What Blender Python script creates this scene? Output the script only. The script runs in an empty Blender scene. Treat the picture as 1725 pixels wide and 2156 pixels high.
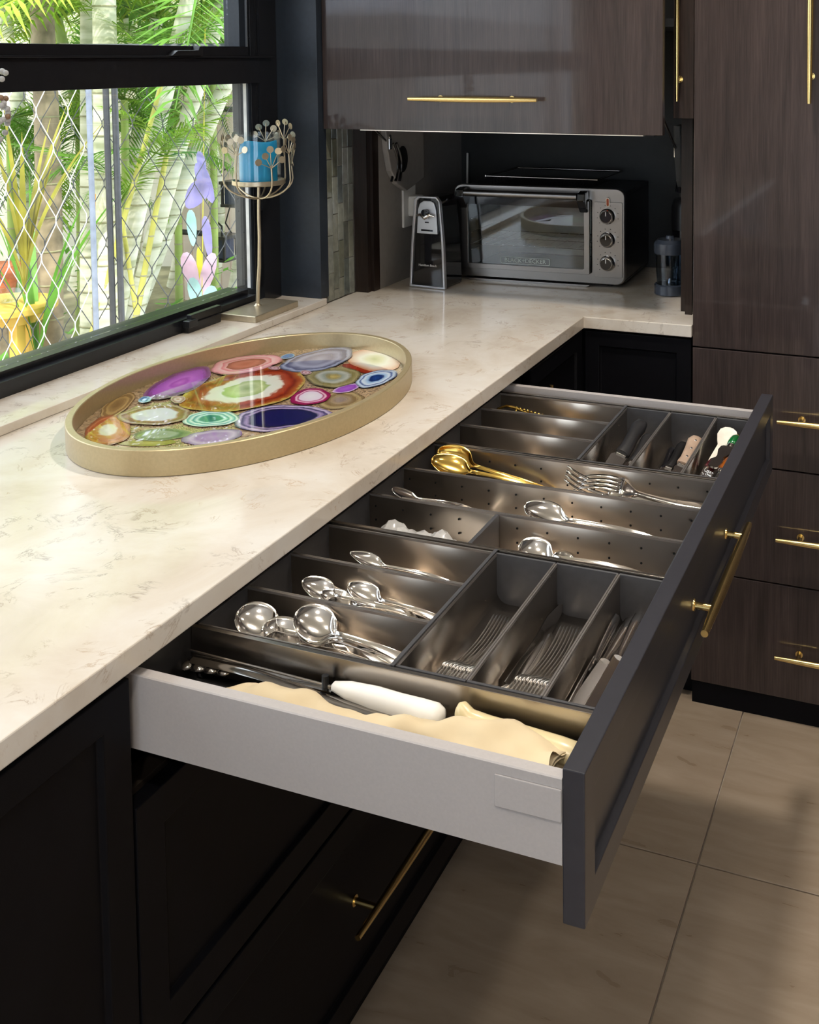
import bpy, bmesh, math, random
from mathutils import Vector, Matrix
random.seed(7)
C = bpy.context.scene.collection
R = math.radians
# ------------------------------------------------------------------ camera
F, CX, CY = 2266.77, 1125.16, 279.05
CP = Vector((.7972, -.9032, 1.5429)); YAW, PIT, ROL = .36057, .067947, -.005148
_f = Vector((-math.sin(YAW), math.cos(YAW), 0)); _r = Vector((math.cos(YAW), math.sin(YAW), 0)); _u = Vector((0, 0, 1))
FW = _f*math.cos(PIT) - _u*math.sin(PIT); _u2 = _u*math.cos(PIT) + _f*math.sin(PIT)
RT = _r*math.cos(ROL) + _u2*math.sin(ROL); UP = _u2*math.cos(ROL) - _r*math.sin(ROL)
cam = bpy.data.cameras.new('camera'); co = bpy.data.objects.new('camera', cam); C.objects.link(co)
M = Matrix((RT, UP, -FW)).transposed().to_4x4(); M.translation = CP; co.matrix_world = M
cam.sensor_fit = 'AUTO'; cam.sensor_width = 36; cam.lens = F/2156*36
cam.shift_x = (862.5-CX)/2156; cam.shift_y = (CY-1078)/2156; cam.clip_start = .02; cam.clip_end = 200
bpy.context.scene.camera = co
# ------------------------------------------------------------------ world, sun, exposure
vs = bpy.context.scene.view_settings
vs.view_transform = 'Standard'; vs.look = 'None'; vs.gamma = 1; vs.exposure = 0; vs.use_curve_mapping = False
w = bpy.data.worlds.new('world'); bpy.context.scene.world = w; w.use_nodes = True
bg = w.node_tree.nodes['Background']; bg.inputs[0].default_value = (.80, .90, 1.0, 1); bg.inputs[1].default_value = 3.4
sd = bpy.data.lights.new('sun', 'SUN'); sd.energy = 12; sd.angle = R(3); sd.color = (1, .95, .85)
so = bpy.data.objects.new('sun', sd); C.objects.link(so); so.rotation_euler = Vector((.35, -.45, 1)).to_track_quat('Z', 'Y').to_euler()
# ------------------------------------------------------------------ helpers
def at(px, py, d):
    return CP + (FW + RT*(px-CX)/F - UP*(py-CY)/F)*d
def onz(px, py, z):
    v = FW + RT*(px-CX)/F - UP*(py-CY)/F
    return CP + v*((z-CP.z)/v.z)
ORG = {}
def tag(o, label=None, cat=None, group=None, kind=None):
    if label: o['label'] = label
    if cat: o['category'] = cat
    if group: o['group'] = group
    if kind: o['kind'] = kind
    return o
def thing(name, label, cat, loc=(0, 0, 0), group=None):
    o = bpy.data.objects.new(name, None); C.objects.link(o); o.location = loc; o.empty_display_size = .05
    ORG[o.name] = Vector(loc)
    return tag(o, label, cat, group)
class B:
    def __init__(s): s.v = []; s.f = []; s.a = None
    def add(s, vs, fs):
        n = len(s.v); s.v += [tuple(v) for v in vs]; s.f += [tuple(i+n for i in f) for f in fs]; return s
    def box(s, x0, x1, y0, y1, z0, z1):
        return s.add([(x, y, z) for x in (x0, x1) for y in (y0, y1) for z in (z0, z1)],
                     [(0, 1, 3, 2), (4, 6, 7, 5), (0, 4, 5, 1), (2, 3, 7, 6), (0, 2, 6, 4), (1, 5, 7, 3)])
    def ring_surf(s, rings, cap=True, close=True):
        n = len(rings[0]); vs = [p for r in rings for p in r]; fs = []
        for i in range(len(rings)-1):
            for j in range(n if close else n-1):
                k = (j+1) % n; fs.append((i*n+j, i*n+k, (i+1)*n+k, (i+1)*n+j))
        if cap: fs += [tuple(range(n))[::-1], tuple(range((len(rings)-1)*n, len(rings)*n))]
        return s.add(vs, fs)
    def tube(s, path, rad, n=8, cap=True, sq=1., up=(0, 0, 1)):
        P = [Vector(p) for p in path]; rings = []; pn = None
        for i, p in enumerate(P):
            t = (P[min(i+1, len(P)-1)]-P[max(i-1, 0)]).normalized()
            if pn is None:
                u = Vector(up); 
                if abs(t.dot(u)) > .95: u = Vector((1, 0, 0))
                pn = (u - t*u.dot(t)).normalized()
            else:
                pn = (pn - t*pn.dot(t)).normalized()
            b = t.cross(pn); r = rad[i] if hasattr(rad, '__len__') else rad
            rings.append([p + b*(math.cos(2*math.pi*k/n)*r) + pn*(math.sin(2*math.pi*k/n)*r*sq) for k in range(n)])
        return s.ring_surf(rings, cap)
    def lathe(s, prof, c=(0, 0, 0), n=24, cap=True, axis='z'):
        rings = []
        for r, h in prof:
            ring = []
            for k in range(n):
                a = 2*math.pi*k/n; x, y = r*math.cos(a), r*math.sin(a)
                ring.append((c[0]+x, c[1]+y, c[2]+h) if axis == 'z' else ((c[0]+x, c[1]+h, c[2]+y) if axis == 'y' else (c[0]+h, c[1]+x, c[2]+y)))
            rings.append(ring)
        return s.ring_surf(rings, cap)
    def grid(s, fn, nu, nv):
        return s.add([fn(i/nu, j/nv) for i in range(nu+1) for j in range(nv+1)],
                     [(i*(nv+1)+j, (i+1)*(nv+1)+j, (i+1)*(nv+1)+j+1, i*(nv+1)+j+1) for i in range(nu) for j in range(nv)])
    def prism(s, poly, z0, z1, axis='z'):
        def m(p, z): return (p[0], p[1], z) if axis == 'z' else ((p[0], z, p[1]) if axis == 'y' else (z, p[0], p[1]))
        return s.ring_surf([[m(p, z0) for p in poly], [m(p, z1) for p in poly]])
    def ball(s, c, r, n=10, m=6, sc=(1, 1, 1)):
        prof = [(max(r*math.sin(math.pi*i/m), 1e-4), -r*math.cos(math.pi*i/m)) for i in range(m+1)]
        rings = [[(c[0]+q*math.cos(2*math.pi*k/n)*sc[0], c[1]+q*math.sin(2*math.pi*k/n)*sc[1], c[2]+h*sc[2]) for k in range(n)] for q, h in prof]
        return s.ring_surf(rings)
def obj(name, b, mat, parent=None, label=None, smooth=None, bev=0, kind=None, cat=None, group=None, base=None, solid=0):
    me = bpy.data.meshes.new(name); o = bpy.data.objects.new(name, me)
    if parent is not None: org = ORG[parent.name]
    else:
        if base is None:
            xs, ys, zs = zip(*b.v); org = Vector(((min(xs)+max(xs))/2, (min(ys)+max(ys))/2, min(zs)))
        else: org = Vector(base)
    me.from_pydata([Vector(v)-org for v in b.v], [], b.f)
    bm = bmesh.new(); bm.from_mesh(me); bmesh.ops.recalc_face_normals(bm, faces=bm.faces); bm.to_mesh(me); bm.free()
    me.materials.append(mat); C.objects.link(o)
    if parent is not None: o.parent = parent
    else: o.location = org
    ORG[o.name] = org
    if smooth is not None:
        me.polygons.foreach_set('use_smooth', [True]*len(me.polygons))
        me.set_sharp_from_angle(angle=R(smooth))
    if solid:
        m = o.modifiers.new('solid', 'SOLIDIFY'); m.thickness = solid; m.offset = 0
    if bev:
        m = o.modifiers.new('bevel', 'BEVEL'); m.width = bev; m.segments = 2; m.limit_method = 'ANGLE'; m.harden_normals = False
    return tag(o, label, cat, group, kind)
def bx(name, dims, mat, parent=None, bev=.001, **k):
    return obj(name, B().box(*dims), mat, parent, bev=bev, **k)
def dup(src, mat4=None, label=None, group=None):
    r = src.copy(); C.objects.link(r)
    if mat4 is not None: r.matrix_world = mat4
    if label: r['label'] = label
    if group: r['group'] = group
    for ch in src.children:
        c = ch.copy(); C.objects.link(c); c.parent = r
        for g in ch.children:
            d = g.copy(); C.objects.link(d); d.parent = c
    return r
# ------------------------------------------------------------------ materials
def pm(name, col, rough=.5, metal=0., coat=0., spec=.5, trans=0., emis=None, es=0., ior=1.45, coatr=.03, sub=0):
    m = bpy.data.materials.new(name); m.use_nodes = True; b = m.node_tree.nodes['Principled BSDF']
    b.inputs['Base Color'].default_value = (*col, 1); b.inputs['Roughness'].default_value = rough
    b.inputs['Metallic'].default_value = metal; b.inputs['Coat Weight'].default_value = coat; b.inputs['Coat Roughness'].default_value = coatr
    b.inputs['Specular IOR Level'].default_value = spec; b.inputs['Transmission Weight'].default_value = trans; b.inputs['IOR'].default_value = ior
    if emis: b.inputs['Emission Color'].default_value = (*emis, 1); b.inputs['Emission Strength'].default_value = es
    return m
class N:
    """small node-building aid"""
    def __init__(s, m): s.m = m; s.t = m.node_tree; s.b = s.t.nodes['Principled BSDF']
    def n(s, ty, **k):
        o = s.t.nodes.new(ty)
        for a, v in k.items(): setattr(o, a, v)
        return o
    def l(s, a, b): s.t.links.new(a, b)
    def coord(s, scale=(1, 1, 1), rot=(0, 0, 0), src='Object'):
        tc = s.n('ShaderNodeTexCoord'); mp = s.n('ShaderNodeMapping'); s.l(tc.outputs[src], mp.inputs[0])
        mp.inputs['Scale'].default_value = scale; mp.inputs['Rotation'].default_value = rot; return mp.outputs[0]
    def noise(s, co, sc, det=4, rough=.5, dist=0.):
        o = s.n('ShaderNodeTexNoise'); s.l(co, o.inputs['Vector']); o.inputs['Scale'].default_value = sc
        o.inputs['Detail'].default_value = det; o.inputs['Roughness'].default_value = rough; o.inputs['Distortion'].default_value = dist; return o.outputs[0]
    def ramp(s, fac, stops, interp='LINEAR'):
        o = s.n('ShaderNodeValToRGB'); s.l(fac, o.inputs[0]); e = o.color_ramp.elements; o.color_ramp.interpolation = interp
        while len(e) < len(stops): e.new(.5)
        for i, (p, c) in enumerate(stops): e[i].position = p; e[i].color = (*c, 1) if len(c) == 3 else c
        return o.outputs[0]
    def mix(s, fac, a, b, mode='MIX'):
        o = s.n('ShaderNodeMix', data_type='RGBA', blend_type=mode)
        if isinstance(fac, (int, float)): o.inputs[0].default_value = fac
        else: s.l(fac, o.inputs[0])
        for k, v in ((6, a), (7, b)):
            if isinstance(v, tuple): o.inputs[k].default_value = (*v, 1)
            else: s.l(v, o.inputs[k])
        return o.outputs[2]
    def math(s, op, a, b=None):
        o = s.n('ShaderNodeMath', operation=op)
        for k, v in ((0, a), (1, b)):
            if v is None: continue
            if isinstance(v, (int, float)): o.inputs[k].default_value = v
            else: s.l(v, o.inputs[k])
        return o.outputs[0]
    def bump(s, h, st=.1, d=.01):
        o = s.n('ShaderNodeBump'); s.l(h, o.inputs['Height']); o.inputs['Strength'].default_value = st; o.inputs['Distance'].default_value = d
        s.l(o.outputs[0], s.b.inputs['Normal']); return o
    def col(s, c): s.l(c, s.b.inputs['Base Color'])
    def rough(s, c): s.l(c, s.b.inputs['Roughness'])
BK = (0, 0, 0); WH = (1, 1, 1)
def noisy(name, col, rough, var=.15, scale=30, bump=.0, bd=.002, **k):
    m = pm(name, col, rough, **k); n = N(m); c = n.coord(); f = n.noise(c, scale, 5)
    lo = tuple(x*(1-var) for x in col); hi = tuple(min(1, x*(1+var)) for x in col)
    n.col(n.ramp(f, [(.3, lo), (.7, hi)]))
    if bump: n.bump(f, bump, bd)
    return m
def stone():
    m = pm('quartz_stone', (.8, .76, .7), .10); n = N(m); c = n.coord()
    base = n.ramp(n.noise(c, 5, 6, .6, .6), [(.3, (.50, .43, .35)), (.48, (.60, .54, .465)), (.68, (.66, .625, .575))])
    c2 = n.coord((1, 1, 1), (0, 0, .6))
    v = n.noise(c2, 9, 8, .66, 1.6); band = n.math('ABSOLUTE', n.math('SUBTRACT', v, .5))
    vein = n.ramp(band, [(.0, WH), (.012, (.25, .25, .25)), (.03, BK)])
    gate = n.ramp(n.noise(c2, 22, 3), [(.50, BK), (.62, WH)])
    fac = n.math('MULTIPLY', n.math('MULTIPLY', vein, gate), .6)
    tone = n.ramp(n.noise(c, 3, 2), [(.42, (.40, .25, .12)), (.6, (.16, .13, .11))])
    n.col(n.mix(fac, base, tone)); return m
def wood(name, col, gl, scale=1.0):
    m = pm(name, col, .34, coat=gl, coatr=.05, spec=.3); n = N(m)
    fine = n.noise(n.coord((170, 170, 4)), 3, 4, .6); mid = n.noise(n.coord((30, 30, .9)), 3, 5, .6, .4)
    lg = n.noise(n.coord((5, 5, .45)), 2.0, 3, .5, .6)
    arc = n.math('FRACT', n.math('MULTIPLY', n.noise(n.coord((3.2, 3.2, .34)), 1.6, 2, .4, .3), 16)); arc = n.math('ABSOLUTE', n.math('SUBTRACT', arc, .5))
    f = n.math('ADD', n.math('MULTIPLY', fine, .42), n.math('ADD', n.math('MULTIPLY', mid, .26), n.math('ADD', n.math('MULTIPLY', lg, .28), n.math('MULTIPLY', arc, .12))))
    n.col(n.ramp(f, [(.38, tuple(x*.55 for x in col)), (.52, col), (.66, tuple(x*1.55 for x in col))])); return m
def steel(name, col=(.62, .60, .57), rough=.24, sc=(6, 500, 500)):
    m = pm(name, col, rough, metal=1); n = N(m); f = n.noise(n.coord(sc), 3, 3)
    n.rough(n.ramp(f, [(.3, (rough*.95,)*3), (.7, (rough*1.05,)*3)]))
    return m
def thin_glass(name, tint=(1, 1, 1), refl=1.0, ior=1.45):
    m = bpy.data.materials.new(name); m.use_nodes = True; t = m.node_tree; t.nodes.clear()
    o = t.nodes.new('ShaderNodeOutputMaterial'); mx = t.nodes.new('ShaderNodeMixShader'); tr = t.nodes.new('ShaderNodeBsdfTransparent')
    g = t.nodes.new('ShaderNodeBsdfGlossy'); fr = t.nodes.new('ShaderNodeFresnel'); fr.inputs[0].default_value = ior
    ge = t.nodes.new('ShaderNodeNewGeometry'); mr = t.nodes.new('ShaderNodeMapRange'); mr.inputs['To Min'].default_value = ior; mr.inputs['To Max'].default_value = 1/ior
    t.links.new(ge.outputs['Backfacing'], mr.inputs['Value']); t.links.new(mr.outputs[0], fr.inputs[0])   # both faces of a thin sheet reflect alike
    tr.inputs[0].default_value = (*tint, 1); g.inputs['Roughness'].default_value = .01; g.inputs[0].default_value = (refl, refl, refl, 1)
    t.links.new(fr.outputs[0], mx.inputs[0]); t.links.new(tr.outputs[0], mx.inputs[1]); t.links.new(g.outputs[0], mx.inputs[2]); t.links.new(mx.outputs[0], o.inputs[0])
    return m
def leafm(name, col, tr=.5):
    m = bpy.data.materials.new(name); m.use_nodes = True; n = N(m); t = m.node_tree; b = n.b
    b.inputs['Roughness'].default_value = .45
    f = n.noise(n.coord(), 6, 3); cc = n.ramp(f, [(.3, tuple(x*.55 for x in col)), (.7, tuple(min(1, x*1.35) for x in col))]); n.col(cc)
    tl = t.nodes.new('ShaderNodeBsdfTranslucent'); t.links.new(cc, tl.inputs[0]); mx = t.nodes.new('ShaderNodeMixShader'); mx.inputs[0].default_value = tr
    out = t.nodes['Material Output']; t.links.new(b.outputs[0], mx.inputs[1]); t.links.new(tl.outputs[0], mx.inputs[2]); t.links.new(mx.outputs[0], out.inputs[0])
    return m
m_stone = stone()
m_dark = noisy('black_blue_lacquer', (.0042, .0042, .0055), .36, .1, 60, spec=.10)
m_front = noisy('charcoal_lacquer', (.030, .030, .037), .30, .06, 90, spec=.5)
m_wood = wood('dark_oak_gloss', (.041, .0285, .0260), .6)
m_woodd = wood('dark_oak_edge', (.022, .014, .011), .2)
m_alu = noisy('black_aluminium', (.010, .0105, .013), .26, .2, 80)
m_jamb = noisy('blue_black_panel', (.016, .022, .032), .38, .15, 90)
m_gold = steel('brushed_brass', (.83, .62, .26), .22)
m_champ = noisy('champagne_paint', (.50, .405, .235), .36, .05, 200, metal=.55)
m_champ2 = noisy('champagne_metal', (.55, .47, .34), .34, .06, 120, metal=.8)
m_steel = steel('brushed_steel', (.80, .71, .61), .29)
m_steel_y = noisy('satin_steel_tray', (.50, .45, .40), .27, .05, 12, metal=1)
m_chrome = pm('polished_steel', (.82, .79, .76), .13, metal=1); m_fork = pm('fork_steel', (.95, .92, .88), .20, metal=1)
m_chromed = pm('dim_steel', (.45, .43, .41), .12, metal=1)
m_goldp = pm('polished_gold', (.80, .54, .14), .16, metal=1)
m_grey = noisy('grey_plastic', (.055, .055, .060), .42, .08, 120)
m_side = noisy('grey_drawer_steel', (.40, .375, .37), .42, .03, 300)
m_black = noisy('black_plastic', (.010, .010, .011), .30, .2, 60)
m_blackg = pm('gloss_black', (.006, .006, .008), .07, coat=.5)
m_white = noisy('white_plastic', (.78, .76, .72), .35, .03, 40)
m_cream = noisy('cream_plastic', (.66, .55, .32), .28, .05, 20)
m_hole = pm('hole_black', (.002, .002, .002), .9)
m_glass = thin_glass('window_glass')
m_glass2 = thin_glass('clear_glass', (.93, .96, .97), 1., 1.6)
# cloth
m_cloth = noisy('felt_cloth', (.60, .49, .32), .95, .10, 9, bump=.35, bd=.004)
# ------------------------------------------------------------------ structure
S = dict(kind='structure')
m_wall = noisy('warm_white_plaster', (.62, .58, .53), .8, .04, 12)
m_ceil = noisy('white_ceiling', (.78, .77, .74), .85, .03, 8)
m_grout = noisy('floor_grout', (.52, .46, .39), .8, .1, 60)
mt = pm('porcelain_floor_tile', (.36, .30, .24), .30); n = N(mt); c = n.coord((1.2, 5.5, 1), (0, 0, .55), 'Generated')
g = n.noise(c, 2.4, 6, .6, .5); n.col(n.ramp(g, [(.3, (.275, .208, .150)), (.7, (.37, .295, .225))])); n.rough(n.ramp(g, [(.3, (.26,)*3), (.7, (.36,)*3)]))
fl = obj('floor', B().box(-.8, 3.2, -3.6, 2.3, -.12, -.008), m_grout, **S)
x_edges = [-.21+.6*i for i in range(-1, 6)]; y_edges = [1.045+.6*j for j in range(-8, 3)]
x_edges = [.39+.6*i for i in range(-2, 6)]
for i in range(len(x_edges)-1):
    for j in range(len(y_edges)-1):
        a, b_, c0, d = max(x_edges[i], -.79)+.0016, min(x_edges[i+1], 3.19)-.0016, max(y_edges[j], -3.59)+.0016, min(y_edges[j+1], 2.29)-.0016
        if b_-a > .05 and d-c0 > .05: bx('tile', (a, b_, c0, d, -.010, 0), mt, fl, bev=.0008)
m_sky = m_wall
obj('ceiling', B().box(-.95, 3.3, -3.7, 2.4, 2.62, 2.75), m_ceil, **S)
YW0, YW1, ZW0, ZW1 = -1.35, 1.43, .90, 2.30
b = B().box(-.95, -.70, -3.7, YW0, -.12, 2.62).box(-.95, -.70, YW0, 1.474, -.12, ZW0).box(-.95, -.70, YW0, 1.474, ZW1, 2.62).box(-.95, -.675, 1.474, 2.3, -.12, 2.62)
wl = obj('wall_left', b, m_wall, **S)
obj('wall_back', B().box(-.95, 3.3, 2.3, 2.42, -.12, 2.62), m_wall, **S)
obj('wall_right', B().box(3.2, 3.32, -3.7, 2.4, -.12, 2.62), noisy('taupe_plaster', (.20, .18, .165), .8, .05, 12), **S)
b = B().box(-.95, .2, -3.75, -3.6, -.12, 2.62).box(2.6, 3.3, -3.75, -3.6, -.12, 2.62).box(.2, 2.6, -3.75, -3.6, 2.2, 2.62)
obj('wall_front', b, m_wall, **S)
# unseen glazed doorway behind the viewer, added to let in daylight
d2 = obj('door_1', B().box(.2, .27, -3.7, -3.62, 0, 2.2).box(2.53, 2.6, -3.7, -3.62, 0, 2.2).box(.27, 2.53, -3.7, -3.62, 2.13, 2.2).box(1.37, 1.43, -3.7, -3.62, 0, 2.13), m_alu, **S)
bx('pane', (.27, 1.37, -3.665, -3.655, 0, 2.13), m_glass, d2, bev=0); bx('pane', (1.43, 2.53, -3.665, -3.655, 0, 2.13), m_glass, d2, bev=0)
# window
XF = -.776
wf = obj('window_1', B().box(-.86, XF, YW0, 1.314, .9371, .966).box(-.86, -.800, YW0, 1.314, .966, .978).box(-.86, XF, YW0, YW0+.06, .966, 2.3)
         .box(-.86, XF, YW0+.06, 1.352, 2.24, 2.3).box(-.86, XF-.001, 1.352, 1.395, .9371, 2.3), m_alu, **S)
bx('frame_upright', (-.7925, -.784, 1.324, 1.3515, .978, 2.24), m_alu, wf)
bx('frame_upright', (-.7925, -.786, 1.314, 1.3235, .9785, 1.4875), m_jamb, wf)
bx('frame_upright', (-.80, -.7805, 1.395, 1.430, .9371, 2.3), m_alu, wf)
bx('transom', (-.86, XF, YW0+.06, 1.3519, 1.488, 1.550), m_alu, wf)
bx('transom_lip', (-.80, -.768, YW0+.06, 1.40, 1.550, 1.5545), m_alu, wf)
bx('sash_rail', (-.845, -.782, YW0+.06, 1.314, 1.5545, 1.577), m_alu, wf)
bx('sash_rail', (-.835, -.79, 1.290, 1.314, 1.577, 2.24), m_jamb, wf)
bx('pane', (-.826, -.822, YW0+.06, 1.345, .9785, 1.4875), m_glass, wf, bev=0)
bx('pane', (-.826, -.822, YW0+.06, 1.2895, 1.5775, 2.2395), m_glass, wf, bev=0)
lt = obj('latch', B().box(-.782, -.758, 1.035, 1.150, .9372, .958).box(-.776, -.762, 1.05, 1.158, .958, .975).box(-.770, -.752, 1.03, 1.06, .950, .966), m_black, wf, bev=.0015)
obj('latch', B().prism([(1.01, 1.5546), (1.115, 1.5546), (1.115, 1.576), (1.105, 1.576), (1.10, 1.567), (1.03, 1.566)], -.781, -.762, 'x'), m_black, wf, bev=.001)
# jamb and sill trims, then a white strip painting sunlight on the frame edge
obj('trim_1', B().box(-.80, -.6665, 1.4365, 1.474, .9371, 2.5), m_jamb, bev=.001, **S)
obj('trim_2', B().box(-.86, -.657, YW0, 1.448, .9205, .937), m_stone, bev=.0015, label=None, **S)
obj('trim_3', B().box(-.8085, -.7930, 1.3245, 1.3515, .9785, 1.4875), noisy('painted_sunlight_white', (.8, .8, .78), .5), **S)
# glass mosaic tiles on the window wall
cols = [(.145, .150, .115), (.20, .205, .165), (.11, .125, .115), (.30, .31, .29), (.16, .185, .185), (.10, .105, .09), (.22, .23, .20)]
mtl = []
for i, cl in enumerate(cols):
    m = noisy('glass_tile_%d' % i, cl, .12, .22, 45, coat=.6); mtl.append(m)
m_tg = noisy('tile_grout', (.33, .32, .29), .7, .1, 90)
obj('tile_grout', B().box(-.675, -.6705, 1.4745, 1.606, .9205, 1.80), m_tg, wl)
rr = random.Random(3)
for k in range(5):
    y0 = 1.4755+k*.0262; z = .921 - [.02, .055, .035, .075, .0][k]*1.3
    while z < 1.79:
        z0, z1 = max(z, .921), z+.0965
        if z1 > .93: bx('tile', (-.671, -.6672-rr.uniform(0, .0006), y0, y0+.0245, z0, min(z1, 1.799)), mtl[rr.choice([0, 1, 2, 3, 4, 5, 6, 0, 1, 6])], wl, bev=.0008)
        z += .0985
# ------------------------------------------------------------------ counter
T0, T1 = .8912, .92
obj('countertop', B().prism([(-.6665, -1.6), (0, -1.6), (0, 1.5457), (.2643, 1.5457), (.2643, 2.298), (-.6665, 2.298)], T0, T1), m_stone, bev=.0018,
    label='L-shaped cream quartz countertop with brown veins running under the window', cat='countertop', base=(-.3, .3, T0))
# ------------------------------------------------------------------ shaker fronts and bar handles
def shaker(name, parent, mat, axis, face, a0, a1, z0, z1, th=.02, fr=.04, rec=.007, sgn=1, label=None):
    """axis 'x': face lies in plane x=face, spans y; axis 'y': plane y=face, spans x. sgn: outward direction"""
    b = B(); i0, i1 = a0+fr, a1-fr; w0, w1 = z0+fr, z1-fr; bk = face-sgn*th; rc = face-sgn*rec
    def P(a, z, d): return (d, a, z) if axis == 'x' else (a, d, z)
    O = [(a0, z0), (a1, z0), (a1, z1), (a0, z1)]; I = [(i0, w0), (i1, w0), (i1, w1), (i0, w1)]; e = .003
    I2 = [(i0+e, w0+e), (i1-e, w0+e), (i1-e, w1-e), (i0+e, w1-e)]
    vs = [P(a, z, face) for a, z in O]+[P(a, z, face) for a, z in I]+[P(a, z, rc) for a, z in I2]+[P(a, z, bk) for a, z in O]
    fs = [(k, (k+1) % 4, 4+(k+1) % 4, 4+k) for k in range(4)]+[(4+k, 4+(k+1) % 4, 8+(k+1) % 4, 8+k) for k in range(4)]+[(8, 9, 10, 11)]
    fs += [(k, (k+1) % 4, 12+(k+1) % 4, 12+k) for k in range(4)]+[(12, 13, 14, 15)]
    b.add(vs, fs); return obj(name, b, mat, parent, bev=.0012, label=label)
def bar_handle(parent, p0, p1, out, face_gap, r=.006, fr=.22, name='handle', label=None):
    """tapered bar from p0 to p1, posts reach back by face_gap against direction -out"""
    p0, p1, out = Vector(p0), Vector(p1), Vector(out); b = B(); N_ = 12
    pts = [p0.lerp(p1, i/N_) for i in range(N_+1)]
    b.tube(pts, [r*(.74+.42*math.sin(math.pi*i/N_)) for i in range(N_+1)], 16)
    h = obj(name, b, m_gold, parent, smooth=50, label=label)
    for f in (fr, 1-fr):
        q = p0.lerp(p1, f); e = q-out*face_gap
        if h.parent and h.parent.parent: # already a sub-part: merge posts in the same mesh is not possible, keep beside it
            obj('handle_post', B().tube([e, e+out*.002, e+out*.0021, q], [.0085, .0085, .005, .005], 14), m_gold, parent, smooth=50)
        else:
            obj('handle_post', B().tube([e, e+out*.002, e+out*.0021, q], [.0085, .0085, .005, .005], 14), m_gold, h, smooth=50)
    return h
FX = -.004   # face plane of the base cabinets under the window
# near base cabinet
t = thing('base_cabinet', 'black shaker base cabinet at the near end of the window counter', 'cabinet', (-.3, -.8, 0))
obj('body', B().box(-.62, -.026, -1.6, -.020, .10, .890), m_dark, t)
obj('toe_kick', B().box(-.62, -.06, -1.6, -.020, .0005, .0995), m_dark, t)
shaker('door', t, m_dark, 'x', FX, -.66, -.0175, .108, .884)
shaker('door', t, m_dark, 'x', FX, -1.30, -.664, .108, .884)
# drawer cabinet
t = thing('drawer_cabinet', 'black wide drawer cabinet below the pulled-out cutlery drawer', 'cabinet', (-.3, .59, 0))
DY0, DY1 = -.0135, 1.1915
m_ins = noisy('cabinet_inside', (.030, .022, .016), .6)
obj('side_panel', B().box(-.62, -.026, -.0185, -.004, .10, .890), m_ins, t); obj('side_panel', B().box(-.62, -.026, 1.135, 1.195, .10, .890), m_dark, t)
obj('back_panel', B().box(-.62, -.61, -.0039, 1.1349, .10, .890), m_ins, t); obj('bottom_panel', B().box(-.6099, -.026, -.0039, 1.1349, .10, .118), m_ins, t)
obj('shelf_rail', B().box(-.06, -.030, .0, 1.1349, .7255, .7335), m_ins, t)
obj('toe_kick', B().box(-.62, -.06, -.0195, 1.195, .0005, .0995), m_dark, t)
f1 = shaker('drawer_front', t, m_dark, 'x', FX, DY0, DY1, .110, .4245, fr=.045)
bar_handle(f1, (.030, .388, .272), (.030, .790, .272), (1, 0, 0), .0405, fr=.15)
f2 = shaker('drawer_front', t, m_dark, 'x', FX, DY0, DY1, .4305, .733, fr=.045)
bar_handle(f2, (.030, .388, .60), (.030, .790, .60), (1, 0, 0), .0405, fr=.15)
# corner and return base cabinet
t = thing('corner_cabinet', 'black shaker base cabinet under the short return of the counter', 'cabinet', (.0, 1.75, 0))
obj('body', B().box(-.62, -.026, 1.1985, 2.28, .10, .890).box(-.026, .262, 1.5765, 2.28, .10, .890), m_dark, t)
obj('toe_kick', B().box(-.6, -.06, 1.1985, 2.28, .0005, .0995).box(-.06, .262, 1.60, 2.28, .0005, .0995), m_dark, t)
cd = shaker('door', t, m_dark, 'x', FX, 1.197, 1.546, .108, .884)
shaker('door', t, m_dark, 'y', 1.5545, -.0, .2615, .108, .884, sgn=-1, fr=.035)
bar_handle(cd, (.030, 1.228, .62), (.030, 1.228, .846), (1, 0, 0), .0405, fr=.17)
# ------------------------------------------------------------------ tall pantry
t = thing('pantry_cabinet', 'tall glossy dark oak pantry cabinet with brass bar handles at the right', 'cabinet', (.9, 1.85, 0))
PX0, PX1, PY = .2652, 1.5352, 1.5551
obj('body', B().box(PX0+.0005, PX1, PY+.021, 2.298, .054, 2.60), m_woodd, t); obj('toe_kick', B().box(PX0+.002, PX1, PY+.004, 2.2, .0005, .0535), m_dark, t)
for k, (z0, z1) in enumerate(((.0560, .3255), (.3290, .5965), (.6000, .8660))):
    for s, (a0, a1) in enumerate(((PX0, .9), (.903, PX1))):
        dr = bx('drawer_front', (a0, a1, PY, PY+.0205, z0, z1), m_wood, t, bev=.0012)
        if s == 0: bar_handle(dr, (.4665, PY-.034, z0+(.1125, .1175, .1215)[k]), (.700, PY-.034, z0+(.1125, .1175, .1215)[k]), (0, -1, 0), .034)
for a0, a1, hx in ((PX0, .5815, .529), (.5845, .90, .635), (.903, 1.218, 1.165), (1.221, PX1, 1.275)):
    dr = bx('door', (a0, a1, PY, PY+.0205, .8695, 2.58), m_wood, t, bev=.0012)
    bar_handle(dr, (hx, PY-.034, 1.4425), (hx, PY-.034, 1.84), (0, -1, 0), .034, fr=.15)
# ------------------------------------------------------------------ narrow upper cabinet with vertical handle
t = thing('narrow_wall_cabinet', 'slim dark oak wall cabinet with a vertical brass handle beside the pantry', 'cabinet', (.235, 1.9, 1.403))
obj('body', B().box(.2155, .2640, 1.578, 2.29, 1.4035, 2.60), m_woodd, t)
dr = bx('door', (.2165, .2640, 1.5575, 1.5775, 1.4035, 2.58), m_woodd, t)
bar_handle(dr, (.231, 1.5285, 1.4445), (.231, 1.5285, 1.74), (0, -1, 0), .029, r=.005, fr=.17)
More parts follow.
